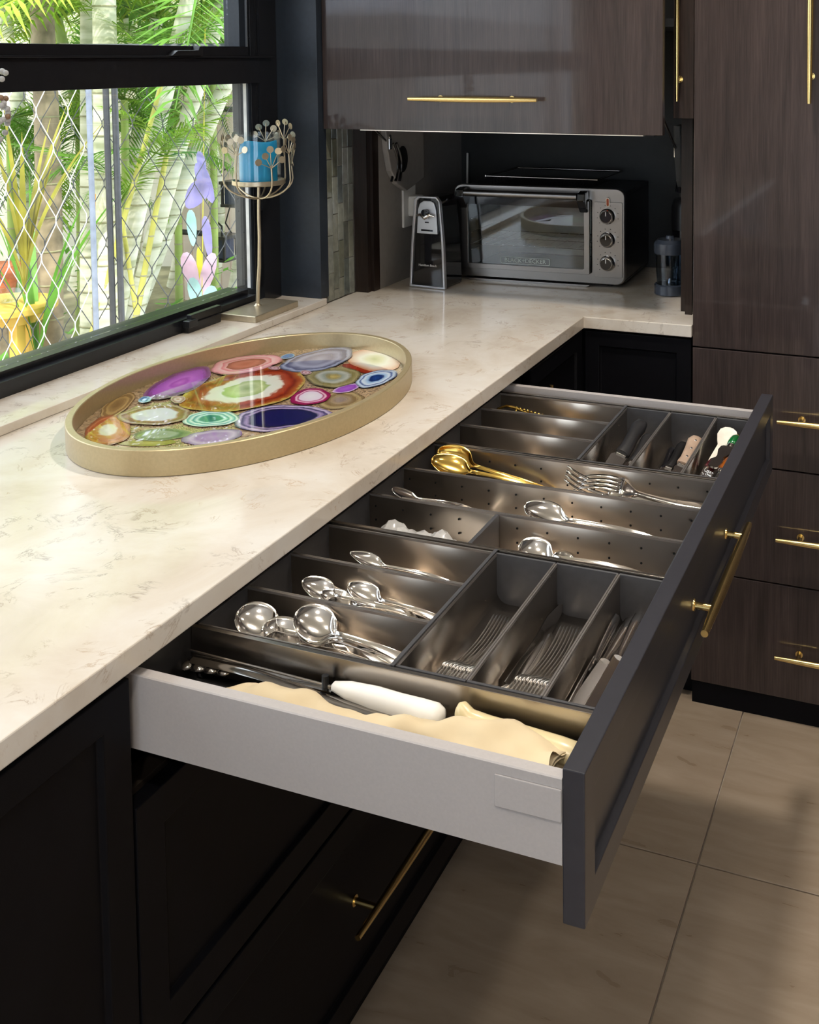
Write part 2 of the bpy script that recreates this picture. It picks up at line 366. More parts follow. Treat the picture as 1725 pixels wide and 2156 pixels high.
# ------------------------------------------------------------------ appliance garage
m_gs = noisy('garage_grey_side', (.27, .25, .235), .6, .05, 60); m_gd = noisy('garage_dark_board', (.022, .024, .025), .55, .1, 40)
t = thing('appliance_garage', 'open dark oak appliance garage on the counter in the corner', 'cabinet', (-.2, 1.95, .92))
obj('side_stile', B().box(-.6665, -.628, 1.6085, 1.628, .9203, 2.5).box(-.6665, -.620, 1.628, 1.660, .9203, 2.5), m_woodd, t)
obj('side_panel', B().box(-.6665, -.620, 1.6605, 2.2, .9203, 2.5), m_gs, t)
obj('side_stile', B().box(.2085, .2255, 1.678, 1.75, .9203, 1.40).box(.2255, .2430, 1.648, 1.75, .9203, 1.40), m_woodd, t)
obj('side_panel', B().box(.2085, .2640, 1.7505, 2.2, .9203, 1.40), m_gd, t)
obj('back_panel', B().box(-.66, .2640, 2.2005, 2.215, .9203, 2.5), m_gd, t)
obj('top_panel', B().box(-.6195, .2085, 1.67, 2.2, 1.62, 1.64), m_gd, t)
fd = bx('door', (-.6655, .2150, 1.4600, 1.4800, 1.3695, 1.95), m_wood, t, bev=.001, label='raised lift-up door of glossy dark oak')
bar_handle(fd, (-.409, 1.431, 1.4485), (-.076, 1.431, 1.4485), (0, -1, 0), .029, r=.0065)
obj('door_edge', B().box(-.56, .17, 1.4602, 1.4798, 1.3675, 1.3694), m_steel, t)
obj('gasket', B().box(-.5, .19, 1.4802, 1.5, 1.366, 1.372), m_black, t)
# lift mechanisms
def lift(x, s, lb):
    b = B().prism([(1.668, 1.38), (1.86, 1.38), (1.90, 1.33), (1.90, 1.20), (1.79, 1.175), (1.735, 1.20), (1.70, 1.24), (1.68, 1.30)], x, x+s*.018, 'x')
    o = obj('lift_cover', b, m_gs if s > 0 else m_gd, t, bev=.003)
    prof = [(1.765+.030*math.cos(a), 1.267+.037*math.sin(a)) for a in [2*math.pi*k/24 for k in range(24)]]
    obj('cover_hole', B().prism(prof, x+s*.0181, x+s*.0190, 'x'), m_hole, o)
    arcs = []
    for q in range(3):
        pts = [(x+s*(.012+.006*q), 1.695+.012*q+.028*math.sin(u*2.6), 1.315-.105*u) for u in [k/8 for k in range(9)]]
        arcs.append(pts)
    bb = B()
    for pts in arcs: bb.tube(pts, .0042, 6)
    obj('lift_arm', bb, m_blackg, t, smooth=60)
    obj('lift_rod', B().tube([(x+s*.014, 1.690, 1.318), (x+s*.010, 1.50, 1.425)], .0035, 8), m_chromed, t, smooth=60)
    obj('hinge', B().box(x+s*.006, x+s*.02, 1.686, 1.702, 1.300, 1.33).lathe([(.006, 0), (.006, .016)], (x+s*.006, 1.69, 1.335), 10, axis='x'), m_chrome, t, bev=.001)
lift(-.6198, 1, 0); lift(.2080, -1, 0)
# outlet with plug
t = thing('wall_outlet', 'white wall outlet with a plug pushed in on the garage side wall', 'outlet', (-.62, 1.84, 1.13))
bx('plate', (-.6199, -.613, 1.79, 1.865, 1.069, 1.192), m_white, t, bev=.002)
bx('plug', (-.6128, -.578, 1.812, 1.852, 1.098, 1.158), m_white, t, bev=.006)
# ------------------------------------------------------------------ the open drawer
XI, XO = .4815, .5035
dw = thing('cutlery_drawer', 'wide charcoal cutlery drawer pulled out of the cabinet under the counter', 'drawer', (.2, .59, .735))
shaker('front', dw, m_front, 'x', XO, -.001, 1.1915, .735, .887, th=.022, fr=.032, rec=.008)
def side(y0, y1, zt, lip):
    b = B().prism([(y0, .792), (y1, .792), (y1, zt), (y0+.0012 if lip > 0 else y0, zt), (y0, zt-.0012)] if lip > 0 else
                  [(y0, .792), (y1, .792), (y1, zt-.0012), (y1-.0012, zt), (y0, zt)], -.034, XI-.0004, 'x')
    return obj('side_panel', b, m_side, dw)
side(-.001, .0125, .877, 1); side(1.1035, 1.118, .877, -1)
bx('bracket_cover', (.4135, XI-.0005, -.0028, -.0011, .8345, .8665), m_side, dw, bev=.0008)
m_db = noisy('drawer_base', (.030, .029, .030), .45, .1, 50)
obj('bottom_panel', B().box(-.034, XI-.0005, .0126, 1.1034, .7885, .7945), m_db, dw)
obj('back_panel', B().box(-.0500, -.0341, -.001, 1.118, .7885, .870), m_db, dw)
hd = B(); Nn = 14; pp = [Vector((.5245, .437+.350*i/Nn, .7975)) for i in range(Nn+1)]
hd.tube(pp, [.0066*(.74+.44*math.sin(math.pi*i/Nn)) for i in range(Nn+1)], 20)
hh = obj('handle', hd, m_gold, dw, smooth=50, label='long tapered brass bar handle')
for y in (.5055, .741):
    obj('handle_post', B().tube([(XO-.0078, y, .7975), (XO-.0058, y, .7975), (XO-.0052, y, .7975), (.5235, y, .7975)], [.0088, .0080, .0050, .0048], 18), m_gold, hh, smooth=40)
# ------------------------------------------------------------------ organiser containers
ZF, ZR = .7960, .8650
def profile(w, dz=0, r=.017, k=5):
    """half-U cross-section: list of (u,z) from left rim to right rim"""
    p = [(-w/2-.0, ZR), (-w/2+.0005, ZR-.001)]
    for i in range(k+1):
        a = math.pi+math.pi/2*i/k; p.append((-w/2+.0006+r+r*math.cos(a), ZF+.0006+r+r*math.sin(a)))
    for i in range(k+1):
        a = 1.5*math.pi+math.pi/2*i/k; p.append((w/2-.0006-r+r*math.cos(a), ZF+.0006+r+r*math.sin(a)))
    return p+[(w/2-.0005, ZR-.001), (w/2, ZR)]
def container(along, a0, a1, c0, c1, label, group, perf=False, divider=None):
    cx, cw = (c0+c1)/2, (c1-c0)-.0012; o = (((a0+a1)/2, cx, ZF) if along == 'x' else (cx, (a0+a1)/2, ZF))
    t = thing('organiser_container', label, 'container', o, group)
    pr = profile(cw-.0016)
    def P(a, u, z): return (a, cx+u, z) if along == 'x' else (cx+u, a, z)
    i0, i1 = a0+.0035, a1-.0035
    b = B().grid(lambda s, q: P(i0+(i1-i0)*s, *pr[min(int(round(q*(len(pr)-1))), len(pr)-1)]), 1, len(pr)-1)
    tr = obj('steel_trough', b, m_steel if along == 'x' else m_steel_y, t, smooth=50, solid=.0009)
    for s in (-1, 1):
        u = s*(cw/2-.0008)
        q = [P(a, u+e, z) for a in (i0, i1) for e, z in ((-.0013, ZR-.002), (.0013, ZR-.002), (.0011, ZR+.0012), (-.0011, ZR+.0012))]
        obj('rim', B().add(q, [(0, 1, 2, 3), (4, 7, 6, 5), (0, 4, 5, 1), (1, 5, 6, 2), (2, 6, 7, 3), (3, 7, 4, 0)]), m_steelrim, t)
    pl = pr[1:-1]; outer = [(-cw/2, ZF-.0006+.004), (-cw/2+.004, ZF-.0006), (cw/2-.004, ZF-.0006), (cw/2, ZF-.0006+.004), (cw/2, ZR+.0016), (-cw/2, ZR+.0016)]
    for e0, e1 in ((a0+.0006, a0+.0044), (a1-.0044, a1-.0006)):
        b = B(); rings = [[P(e, *p) for p in outer] for e in (e0, e1)]; b.ring_surf(rings)
        ec = obj('end_cap', b, m_grey, t, bev=.0008)
    if perf:
        b = B(); n_ = 0
        m_ = int((i1-i0)/.048)
        for i in range(m_+1):
            a = i0+.012+i*.0475
            if a > i1-.006: break
            for s in (-1, 1):
                for z in (.826, .848):
                    u = s*(cw/2-.0022); ring = []
                    for k in range(8): ring.append((a+.0017*math.cos(k*math.pi/4), z+.0017*math.sin(k*math.pi/4)))
                    b.ring_surf([[P(p[0], u-s*.0010, p[1]) for p in ring], [P(p[0], u, p[1]) for p in ring]])
        obj('perforation', b, m_hole, t)
    if divider:
        b = B(); x = divider
        b.ring_surf([[P(e, *p) for p in [(q[0]*.985, q[1]+.0006) for q in pr[1:-1]]] for e in (x-.003, x+.003)])
        obj('divider', b, m_grey, t, bev=.0006)
    return t
m_steelrim = noisy('rim_metal', (.42, .39, .37), .30, .05, 80, metal=.85)
m_frame = steel('frame_metal', (.50, .46, .42), .25)
YA = [.1270, .2270, .3265, .4245]; YF = [.7860, .8850, .9840, 1.0830]; XB = [.2375, .3255, .4135, .4755]
who = ['nearest the white knife handle, holding round soup spoons', 'second from the near side, holding teaspoons', 'third from the near side, holding a serrated spoon']
for k in range(3): container('x', -.031, .2365, YA[k], YA[k+1], 'steel cutlery container '+who[k], 'cross containers of the near set')
who = ['left of the three, with a row of forks', 'middle bin, with table forks and a steel sheath blade', 'bin against the drawer front, full of table knives']
for k in range(3): container('y', YA[0], YA[3], XB[k], XB[k+1], 'near set of cutlery bins: '+who[k], 'lengthwise bins of the near set')
YM = [.4335, .5450, .6600, .7760]
who = ['split by a grey divider, plastic wrap at its back', 'middle one, with one spoon', 'far one, with gold spoons and serving forks']
for k in range(3): container('x', -.031, .4755, YM[k], YM[k+1], 'full-width perforated steel container, '+who[k], 'perforated full-width containers', perf=True, divider=.190 if k == 0 else None)
who = ['with nothing inside, next to the perforated ones', 'empty, middle of the far set', 'farthest, holding a gold utensil']
for k in range(3): container('x', -.031, .2365, YF[k], YF[k+1], 'steel cutlery container '+who[k], 'cross containers of the far set')
who = ['left one with black-handled knives', 'middle one with a wooden-handled knife', 'one against the drawer front with a green glass stopper']
for k in range(3): container('y', YF[0], YF[3], XB[k], XB[k+1], 'far set of cutlery bins: '+who[k], 'lengthwise bins of the far set')
# steel frames that hold the container sets
for lb, (y0, y1) in (('near', (.1205, .4300)), ('far', (.7800, 1.0895))):
    for y in (y0, y1-.0022):
        yy = y if y == y0 else y1-.0022
        obj('organiser_frame', B().box(-.0325, .4790, yy, yy+.0022, .8200, .8670).box(-.0325, .4790, yy-(.004 if y == y0 else 0), yy+(.0022 if y == y0 else .0062), .8670, .8682), m_frame, dw, bev=.0003)
    obj('organiser_frame', B().box(-.0334, -.0326, y0, y1, .82, .867), m_frame, dw)
obj('cross_rail', B().box(.2362, .2376, .1235, .4276, .850, .8688).box(.2345, .2392, .1235, .4276, .8672, .8692), m_grey, dw)
obj('cross_rail', B().box(.2362, .2376, .7830, 1.0866, .850, .8688).box(.2345, .2392, .7830, 1.0866, .8672, .8692), m_grey, dw)
# ------------------------------------------------------------------ cutlery builders (local frame: handle end at origin, head along +y, face up +z)
def strip(b, st, nx=3, th=.0014):
    """st: (y, x, halfwidth, z, dish)"""
    top = [[(x+w_*j/nx, y, z-dish*(1-(j/nx)**2)+th/2) for j in range(-nx, nx+1)] for y, x, w_, z, dish in st]
    rings = [r+[(p[0], p[1], p[2]-th) for p in reversed(r)] for r in top]
    return b.ring_surf(rings)
def sm(t): return t*t*(3-2*t)
def spoon_b(L=.19, bl=.055, bw=.020, hw=.0075, dish=.007, th=.0015, point=.0):
    st = []; hl = L-bl
    for i in range(13):
        s = i/12; y = s*hl; wd = hw*(1-.62*sm(min(1, s*1.25))); wd *= min(1, (.35+s*9)) if s < .08 else 1
        z = .004+.010*math.sin(math.pi*s)*(1-s*.2)
        st.append((y, 0, wd, z, .0005))
    for i in range(1, 21):
        s = i/20; y = hl+bl*s; e = math.sqrt(max(0, 1-((s-.5)/.5)**2)); wd = max(bw*e*(1-point*max(0, s-.45)), .0008)
        if s < .25: wd = max(wd*sm(s/.25)+hw*.38*(1-sm(s/.25)), hw*.38)
        z = .004+.004*s; st.append((y, 0, wd, z, dish*e))
    return strip(B(), st, 7, th)
def fork_b(L=.20, tl=.052, hw=.0072, bw=.0122, th=.0015, tines=4, curve=.013):
    b = B(); st = []; hl = L-tl-.030
    for i in range(11):
        s = i/10; wd = hw*(1-.60*sm(min(1, s*1.2))); wd *= .5 if i == 0 else 1
        st.append((s*hl, 0, wd, .004*math.sin(math.pi*s), .0003))
    for i in range(1, 6):
        s = i/5; st.append((hl+.030*s, 0, hw*.4+(bw-hw*.4)*sm(min(1, s*1.3)), -curve*.55*sm(s), .0008))
    strip(b, st, 2, th)
    for k in range(tines):
        x = bw*(-1+2*(k+.5)/tines)*1.0; tw = bw/tines*.60; s2 = []
        for i in range(8):
            s = i/7; s2.append((L-tl-.001+tl*s, x*(1-.05*s), tw*(1-.55*s**2), -curve*(.55+.45*math.sin(s*math.pi*.55))+curve*1.35*s*s, 0))
        strip(b, s2, 1, th*(.95))
    return b
def frame_mat(loc, ydir, zdir):
    y = Vector(ydir).normalized(); z = Vector(zdir); z = (z-y*z.dot(y)).normalized(); x = y.cross(z)
    m = Matrix((x, y, z)).transposed().to_4x4(); m.translation = loc; return m
def pc(px, py, z, far, L, half, row, zd=(.3, 0, 1), ze=.8035, hw=.022):
    """utensil whose bowl centre is at height z in its container; its handle end rests on the floor of that container"""
    c = onz(px, py, z); c.y = min(max(c.y, row[0]+hw), row[1]-hw); e = onz(far[0], far[1], .812); l_ = L-half; dz = z-ze; hl = math.sqrt(l_*l_-dz*dz)
    h = Vector((e.x-c.x, e.y-c.y, 0)).normalized(); y = min(max(c.y+h.y*hl, row[0]+.010), row[1]-.010); dy = y-c.y; dx = math.sqrt(max(hl*hl-dy*dy, 0))
    if c.x+dx > .470: c.x = .470-dx
    end = Vector((c.x+dx, y, ze)); return frame_mat(end, c-end, zd)
def put(name, b, mat, loc, ydir, zdir, label, cat, group=None, smooth=50):
    o = obj(name, b, mat, None, smooth=smooth, base=(0, 0, 0)); o.matrix_world = frame_mat(loc, ydir, zdir)
    return tag(o, label, cat, group)
# forks on edge
fk = fork_b(.198)
ORD = ['leftmost', 'second', 'third', 'fourth', 'fifth', 'sixth', 'seventh', 'eighth', 'ninth', 'tenth', 'eleventh', 'twelfth', 'thirteenth']
f0 = put('table_fork', fk, m_fork, (.2620, .362, .8115), (0, -1, .0), (1, 0, 0), 'leftmost fork of the on-edge row in the left bin', 'fork', 'forks in the left bin', smooth=180)
for i in range(1, 13):
    m = frame_mat((.2620+.0045*i, .362+random.uniform(-.002, .002), .8115), (.0+random.uniform(-.004, .004), -1, 0), (1, 0, .02)); dup(f0, m, '%s fork from the left in the on-edge row of the left bin' % ORD[i])
dup(f0, frame_mat((.3205, .374, .8135), (-.02, -1, -.01), (1, 0, 0)), 'table fork at the end of the left-bin row, pushed farther back', 'forks in the left bin')
dup(f0, frame_mat((.300, .355, .8015), (-.20, -1, 0), (0, 0, 1)), 'table fork lying flat beneath the row in the left bin', 'forks in the left bin')
for i in range(12):
    m = frame_mat((.3540+.0044*i, .366+random.uniform(-.002, .002), .8115), (.002, -1, 0), (1, 0, .02))
    dup(f0, m, '%s fork%s on-edge row of the middle bin' % (ORD[i], ' from the left in the' if i else ' of the'), 'forks in the middle bin')
dup(f0, frame_mat((.350, .338, .8140), (-.01, -1, .0), (.9, 0, .3)), 'small fork leaning on the left side of the middle-bin row', 'forks in the middle bin')
dup(f0, frame_mat((.3445, .338, .8075), (-.0, -1, .0), (.1, 0, 1)), 'table fork lying face up left of the middle-bin row', 'forks in the middle bin')
dup(f0, frame_mat((.4080, .335, .8115), (.0, -1, .0), (1, 0, .1)), 'fork pressed against the right wall of the middle bin', 'forks in the middle bin')
put('cake_server', strip(B(), [(0, 0, .006, .0, 0), (.10, 0, .007, .001, 0), (.15, 0, .010, 0, 0), (.19, 0, .006, 0, 0), (.20, 0, .001, 0, 0)], 1, .0018), m_chromed, (.3370, .215, .8130), (.00, 1, .0), (1, 0, .35),
    'flat steel blade leaning on the left wall of the middle fork bin', 'server')
# table knives
def knife(name, label, loc, yd, zd, L=.235, mat=None, group=None, hl=.095, bw=.0098, hmat=None):
    t = thing(name, label, 'knife', (0, 0, 0), group)
    b = B(); st = [(0, .0050, .0030), (.004, .0082, .0042), (hl*.3, .0088, .0042), (hl*.8, .0068, .0036), (hl, .0055, .0040), (hl+.004, .0074, .0042)]
    rings = []
    for y, a, c in st: rings.append([(a*math.cos(u), y, c*(1 if abs(math.sin(u)) > .9 else .9)*math.sin(u)) for u in [2*math.pi*(k+.5)/12 for k in range(12)]])
    b.ring_surf(rings); obj('handle', b, hmat or m_chrome, t, smooth=60)
    bl = L-hl; pts = [(-bw*.62, hl), (bw*.7, hl), (bw*.85, hl+bl*.3), (bw, hl+bl*.75), (bw*.82, hl+bl*.95), (bw*.35, L), (-bw*.35, L-.004), (-bw*.62, hl+bl*.85)]
    bb = B().ring_surf([[(x, y, -.0009) for x, y in pts], [(x, y, .0009) for x, y in pts]])
    obj('blade', bb, mat or m_chrome, t, bev=.0004)
    t.matrix_world = frame_mat(loc, yd, zd); return t
Zk = .8040
k0 = knife('table_knife', 'table knife lying flat on top, its broad blade nearest the drawer front', (.452, .392, .832), (-.01, -1, -.045), (.35, 0, 1), group='knives in the knife bin')
dup(k0, frame_mat((.440, .392, .824), (-.06, -1, -.04), (.15, 0, 1)), 'table knife lying flat left of the topmost knife', 'knives in the knife bin')
dup(k0, frame_mat((.432, .375, .818), (.00, -1, -.03), (-.2, 0, 1)), 'table knife lower in the knife bin with a mirrored blade', 'knives in the knife bin')
dup(k0, frame_mat((.462, .390, .815), (.0, -1, -.02), (1, 0, .1)), 'table knife on edge close to the drawer front', 'knives in the knife bin')
dup(k0, frame_mat((.4685, .385, .822), (.0, -1, -.02), (1, 0, .0)), 'table knife on edge, rightmost in the knife bin', 'knives in the knife bin')
dup(k0, frame_mat((.4215, .388, .825), (.0, -1, -.06), (1, 0, .2)), 'table knife on edge against the left wall of the knife bin', 'knives in the knife bin')
dup(k0, frame_mat((.448, .380, .806), (-.03, -1, .0), (0, 0, 1)), 'table knife flat at the bottom of the knife bin', 'knives in the knife bin')
# soup spoons (front row)
def utensil(name, b, mat, m4, label, cat, group=None):
    o = put(name, b, mat, (0, 0, 0), (0, 1, 0), (0, 0, 1), label, cat, group, smooth=180); o.matrix_world = m4; return o
zf = (.55, -.42, 1); R1, R2, R3 = (YA[0], YA[1]), (YA[1], YA[2]), (YA[2], YA[3]); M1, M2, M3 = (YM[0], YM[1]), (YM[1], YM[2]), (YM[2], YM[3])
rd = spoon_b(.185, .056, .0245, .008, .010)
sp = utensil('soup_spoon', rd, m_chrome, pc(664, 1318, .850, (790, 1395), .185, .028, R1, zf), 'round soup spoon on top of the nested pair, centre of the front container', 'spoon', 'soup spoons')
for m4, lb in [(pc(668, 1326, .843, (795, 1397), .185, .028, R1, zf), 'round soup spoon nested below the top spoon of the centre pair'),
    (pc(674, 1332, .836, (780, 1400), .183, .028, R1, (.5, -.3, 1)), 'third soup spoon under the centre pair, its rim showing at the right'),
    (pc(545, 1314, .845, (660, 1352), .183, .028, R1, (.55, -.45, 1)), 'round soup spoon at the back left of the front container'),
    (pc(604, 1345, .832, (700, 1385), .180, .028, R1, (.5, -.4, 1)), 'soup spoon lying low at the near wall of the front container'),
    (pc(550, 1322, .836, (665, 1360), .183, .028, R1, (.5, -.3, 1)), 'soup spoon nested beneath the back-left one')]: dup(sp, m4, lb, 'soup spoons')
ts = spoon_b(.165, .050, .0165, .0068, .007, point=.35)
tp = utensil('teaspoon', ts, m_chrome, pc(672, 1244, .848, (760, 1282), .165, .025, R2, zf, hw=.018), 'pointed teaspoon at the left of the second container, bowl raised', 'spoon', 'teaspoons')
for m4, lb in [(pc(712, 1268, .836, (800, 1300), .165, .025, R2, (.4, -.2, 1), hw=.018), 'teaspoon half hidden behind the wall of the front container'),
               (pc(768, 1254, .838, (868, 1303), .165, .025, R2, (.5, -.4, 1), hw=.018), 'teaspoon with a warm reflecting handle, right of the pair'),
               (pc(774, 1268, .826, (900, 1306), .165, .025, R2, (.4, -.3, 1), hw=.018), 'teaspoon lying lowest below the warm-handled one'),
               (pc(736, 1252, .828, (800, 1280), .165, .025, R2, (-.3, .5, 1), hw=.018), 'dark teaspoon lying behind the others in the second container')]: dup(tp, m4, lb, 'teaspoons')
gs = spoon_b(.17, .052, .0130, .0065, .005, point=.9)
utensil('serrated_spoon', gs, m_chrome, pc(772, 1184, .850, (830, 1205), .17, .026, R3, (.5, -.3, 1), hw=.014), 'narrow serrated grapefruit spoon alone in the third container', 'spoon')
# centre containers
ls = spoon_b(.225, .072, .0235, .009, .009, point=.3)
g1 = utensil('gold_serving_spoon', ls, m_goldp, pc(950, 984, .848, (1060, 1015), .225, .036, M3, (.35, -.55, 1), hw=.026), 'gold serving spoon in front, bowl turned to the ceiling', 'spoon', 'gold serving spoons')
dup(g1, pc(972, 958, .850, (1060, 985), .225, .036, M3, (.45, -.85, .8), hw=.018), 'gold serving spoon behind, bowl leaning on the far wall', 'gold serving spoons')
bf = fork_b(.225, .075, .010, .0195, .0024, 4, .016)
g2 = utensil('serving_fork', bf, m_chrome, pc(1245, 1018, .856, (1400, 1060), .225, .045, M3, (.25, -.5, 1), hw=.022), 'large serving fork with its tines pointing up out of the container', 'fork', 'serving forks')
dup(g2, pc(1310, 1030, .848, (1430, 1060), .225, .045, M3, (-.15, .3, -1), ze=.826, hw=.022), 'large serving fork turned face down, right of the other', 'serving forks')
utensil('table_spoon', ls, m_chrome, pc(1150, 1086, .848, (1230, 1108), .225, .036, M2, (.35, -.5, 1), hw=.025), 'silver serving spoon alone in the middle perforated container', 'spoon')
utensil('butter_spreader', spoon_b(.17, .05, .011, .006, .002), m_chrome, pc(850, 1046, .862, (930, 1066), .17, .025, M2, (.3, -.4, 1), hw=.013), 'slim silver spreader, only its tip showing at the back', 'spreader')
utensil('ladle', spoon_b(.20, .055, .026, .008, .014), m_chrome, pc(1130, 1168, .826, (1240, 1190), .20, .028, M1, (.2, -.4, 1), hw=.028), 'round silver spoon low in the divided container right of the grey divider', 'spoon')
utensil('measuring_spoon', spoon_b(.12, .036, .017, .006, .006), m_chromed, pc(1215, 1150, .814, (1300, 1165), .12, .018, M1, (.1, -.3, 1), hw=.018), 'small spoon behind the round spoon right of the divider', 'spoon')
# crumpled plastic bag
m_bag = pm('clear_plastic', (.80, .80, .80), .16, spec=1.); m_bag.node_tree.nodes['Principled BSDF'].inputs['Alpha'].default_value = .42
rb = random.Random(5); H = [[rb.uniform(0, 1) for _ in range(30)] for _ in range(30)]
def bag(s, q):
    i, j = int(s*28), int(q*12); e = min(1, 5*min(s, 1-s, q, 1-q)+.05)
    return (-.012+.182*s+.004*H[j][i], .449+.079*q+.003*H[i][j], .803+e*(.024+.014*(1-s)+.004*H[i][j]+.005*math.sin(s*14+q*6)+.004*math.sin(s*31-q*9)))
def bag2(s, q):
    i, j = int(s*28), int(q*12); e = min(1, 5*min(s, 1-s, q, 1-q)+.05)
    return (.002+.155*s, .453+.07*q+.004*H[j][i], .802+e*(.014+.004*H[j+8][i]+.006*math.sin(s*22+q*12)))
b = B().grid(bag, 28, 12).grid(bag2, 28, 12)
m_bagw = noisy('bag_contents', (.45, .45, .44), .4, .2, 60)
tb = obj('plastic_bag', b, m_bag, None, smooth=25, label='crumpled clear plastic bag at the back of the divided container', cat='bag')
obj('folded_insert', B().grid(lambda s, q: (.010+.14*s, .456+.06*q, .802+.022*math.sin(math.pi*q)*(.6+.4*math.sin(s*9+q*3))), 20, 8), m_bagw, tb, smooth=40)
# gold utensil in the far container
b = B(); pth = [(-.022, 1.022, .834), (-.010, 1.026, .853), (.008, 1.028, .860), (.030, 1.027, .858), (.055, 1.025, .851), (.10, 1.021, .842), (.16, 1.017, .834), (.228, 1.012, .826)]
b.tube(pth, [.0026, .003, .0032, .0036, .0032, .003, .003, .0028], 10, sq=.8).tube([(.030, 1.027, .857), (.026, 1.014, .840), (.0, 1.01, .828)], .0022, 8).tube([(-.022, 1.022, .834), (-.018, 1.012, .815), (0, 1.008, .803)], .0022, 8)
for i in range(26):
    f = i/25; a = Vector(pth[3]).lerp(Vector(pth[7]), f)
    b.ball((a.x, a.y, a.z+.0005+.002*math.sin(f*3.14)), .0034, 6, 4)
obj('gold_whisk', b, m_goldp, None, smooth=60, label='gold twisted utensil with a hooked end in the farthest container', cat='utensil')
# far bins: kitchen knives
def kknife(name, label, loc, yd, zd, hm, hl=.105, hw=.012, ht=.0085, bl=.13, bw=.016, riv=False, group=None, bmat=None):
    t = thing(name, label, 'knife', (0, 0, 0), group); b = B(); rings = []
    for s, a, c in ((0, .55, .6), (.03, .85, .9), (.15, 1.05, 1), (.45, .88, 1), (.8, .92, 1), (.95, 1.0, .9), (1, .9, .8)):
        off = .0015*math.sin(s*6)
        rings.append([(off+hw*a*math.cos(u), s*hl, ht*c*math.sin(u)*(1.1 if abs(math.sin(u)) < .8 else 1)) for u in [2*math.pi*(k+.5)/12 for k in range(12)]])
    b.ring_surf(rings); h = obj('handle', b, hm, t, smooth=60)
    if riv:
        for s in (.2, .5, .8): obj('rivet', B().lathe([(.0024, 0), (.0020, .0006)], (0, s*hl, ht*.96), 10), m_chrome, h)
    obj('bolster', B().box(-hw*.7, hw*.7, hl-.002, hl+.006, -.004, .004), m_chrome, t, bev=.001)
    pts = [(-bw*.55, hl+.004), (bw*.55, hl+.004), (bw*.75, hl+.012), (bw*.7, hl+bl*.55), (bw*.2, hl+bl*.9), (-bw*.5, hl+bl), (-bw*.55, hl+bl*.5)]
    obj('blade', B().ring_surf([[(x, y, -.0010) for x, y in pts], [(x, y, .0010) for x, y in pts]]), bmat or m_chromed, t, bev=.0003)
    t.matrix_world = frame_mat(loc, yd, zd); return t
m_kh = noisy('black_knife_grip', (.018, .018, .020), .38, .15, 60); m_wh = noisy('weathered_wood_grip', (.33, .235, .175), .6, .2, 40); m_wh2 = noisy('brown_wood_grip', (.22, .11, .05), .5, .2, 40)
kknife('kitchen_knife', 'chef knife with a thick black handle, top of the left knife bin', (.282, 1.035, .855), (-.06, -1, -.17), (.35, 0, 1), m_kh, hw=.0135, ht=.011, bw=.022, hl=.12)
kknife('steak_knife', 'knife with a bolstered black handle right of the chef knife', (.300, 1.020, .836), (-.03, -1, -.13), (.5, 0, 1), m_kh, hw=.0105, ht=.008)
kknife('boning_knife', 'knife with a brown wooden handle against the right wall of the left knife bin', (.3140, 1.022, .836), (-.04, -1, -.12), (1, 0, .4), m_wh2, hw=.010, ht=.0065)
kknife('paring_knife', 'paring knife with a pale wooden three-rivet handle', (.392, 1.015, .845), (-.05, -1, -.16), (.3, 0, 1), m_wh, hw=.0135, ht=.008, hl=.098, riv=True)
kknife('peeling_knife', 'black and steel knife left of the wooden-handled one', (.366, 1.020, .830), (-.05, -1, -.10), (.2, 0, 1), m_black, hw=.009, ht=.007, hl=.10)
kknife('utility_knife', 'small black knife at the left of the middle far bin', (.348, 1.010, .822), (.02, -1, -.07), (.5, 0, 1), m_blackg, hw=.007, ht=.006, hl=.09)
kknife('cheese_knife', 'knife with an ivory handle against the right wall of the middle far bin', (.4040, 1.020, .838), (-.02, -1, -.12), (1, 0, .5), m_white, hw=.010, ht=.005, hl=.11, bmat=m_white)
# bar pieces in the last bin
m_pearl = noisy('mother_of_pearl', (.80, .76, .68), .18, .15, 30, coat=.7)
put('pearl_spoon', strip(B(), [(0, 0, .002, 0, 0), (.03, .001, .0045, .001, 0), (.07, 0, .005, .002, 0), (.082, 0, .010, .002, .001), (.10, 0, .0165, .003, .002), (.118, 0, .0165, .004, .002), (.130, 0, .011, .004, .001), (.135, 0, .003, .004, 0)], 3, .0022),
    m_pearl, (.428, .925, .832), (.14, 1, .16), (.25, -.3, 1), 'white mother-of-pearl spoon with a broad bowl in the last bin', 'spoon')
def gem(name, c, d, L, r, col, label, tip=None):
    t = thing(name, label, 'stopper', (0, 0, 0)); g = pm(name+'_glass', col, .05, trans=.35, ior=1.5, coat=1)
    b = B().lathe([(r*.35, 0), (r*.9, L*.07), (r*1.02, L*.35), (r, L*.7), (r*.75, L*.92), (r*.3, L)], n=20, axis='y'); obj('glass_head', b, g, t, smooth=60)
    obj('steel_collar', B().lathe([(r*.75, -.014), (r*.85, -.010), (r*.85, -.002), (r*.4, .001)], n=18, axis='y'), m_chrome, t, smooth=40)
    obj('cork', B().lathe([(r*.35, -.045), (r*.5, -.040), (r*.5, -.014)], n=14, axis='y'), m_chromed, t, smooth=40)
    if tip: obj('tip', B().ball((0, L+.003, 0), r*.42, 12, 8), tip, t, smooth=60)
    t.matrix_world = frame_mat(c, d, (0, 0, 1)); return t
gem('green_bottle_stopper', (.4600, .985, .848), (.06, 1, .10), .040, .0105, (.0, .16, .03), 'green glass bottle stopper with a yellow tip', noisy('yellow_tip', (.75, .42, .04), .3))
gem('red_bottle_stopper', (.4330, .905, .832), (.22, 1, .12), .040, .0095, (.10, .004, .015), 'dark red glass bottle stopper with a steel ball end')
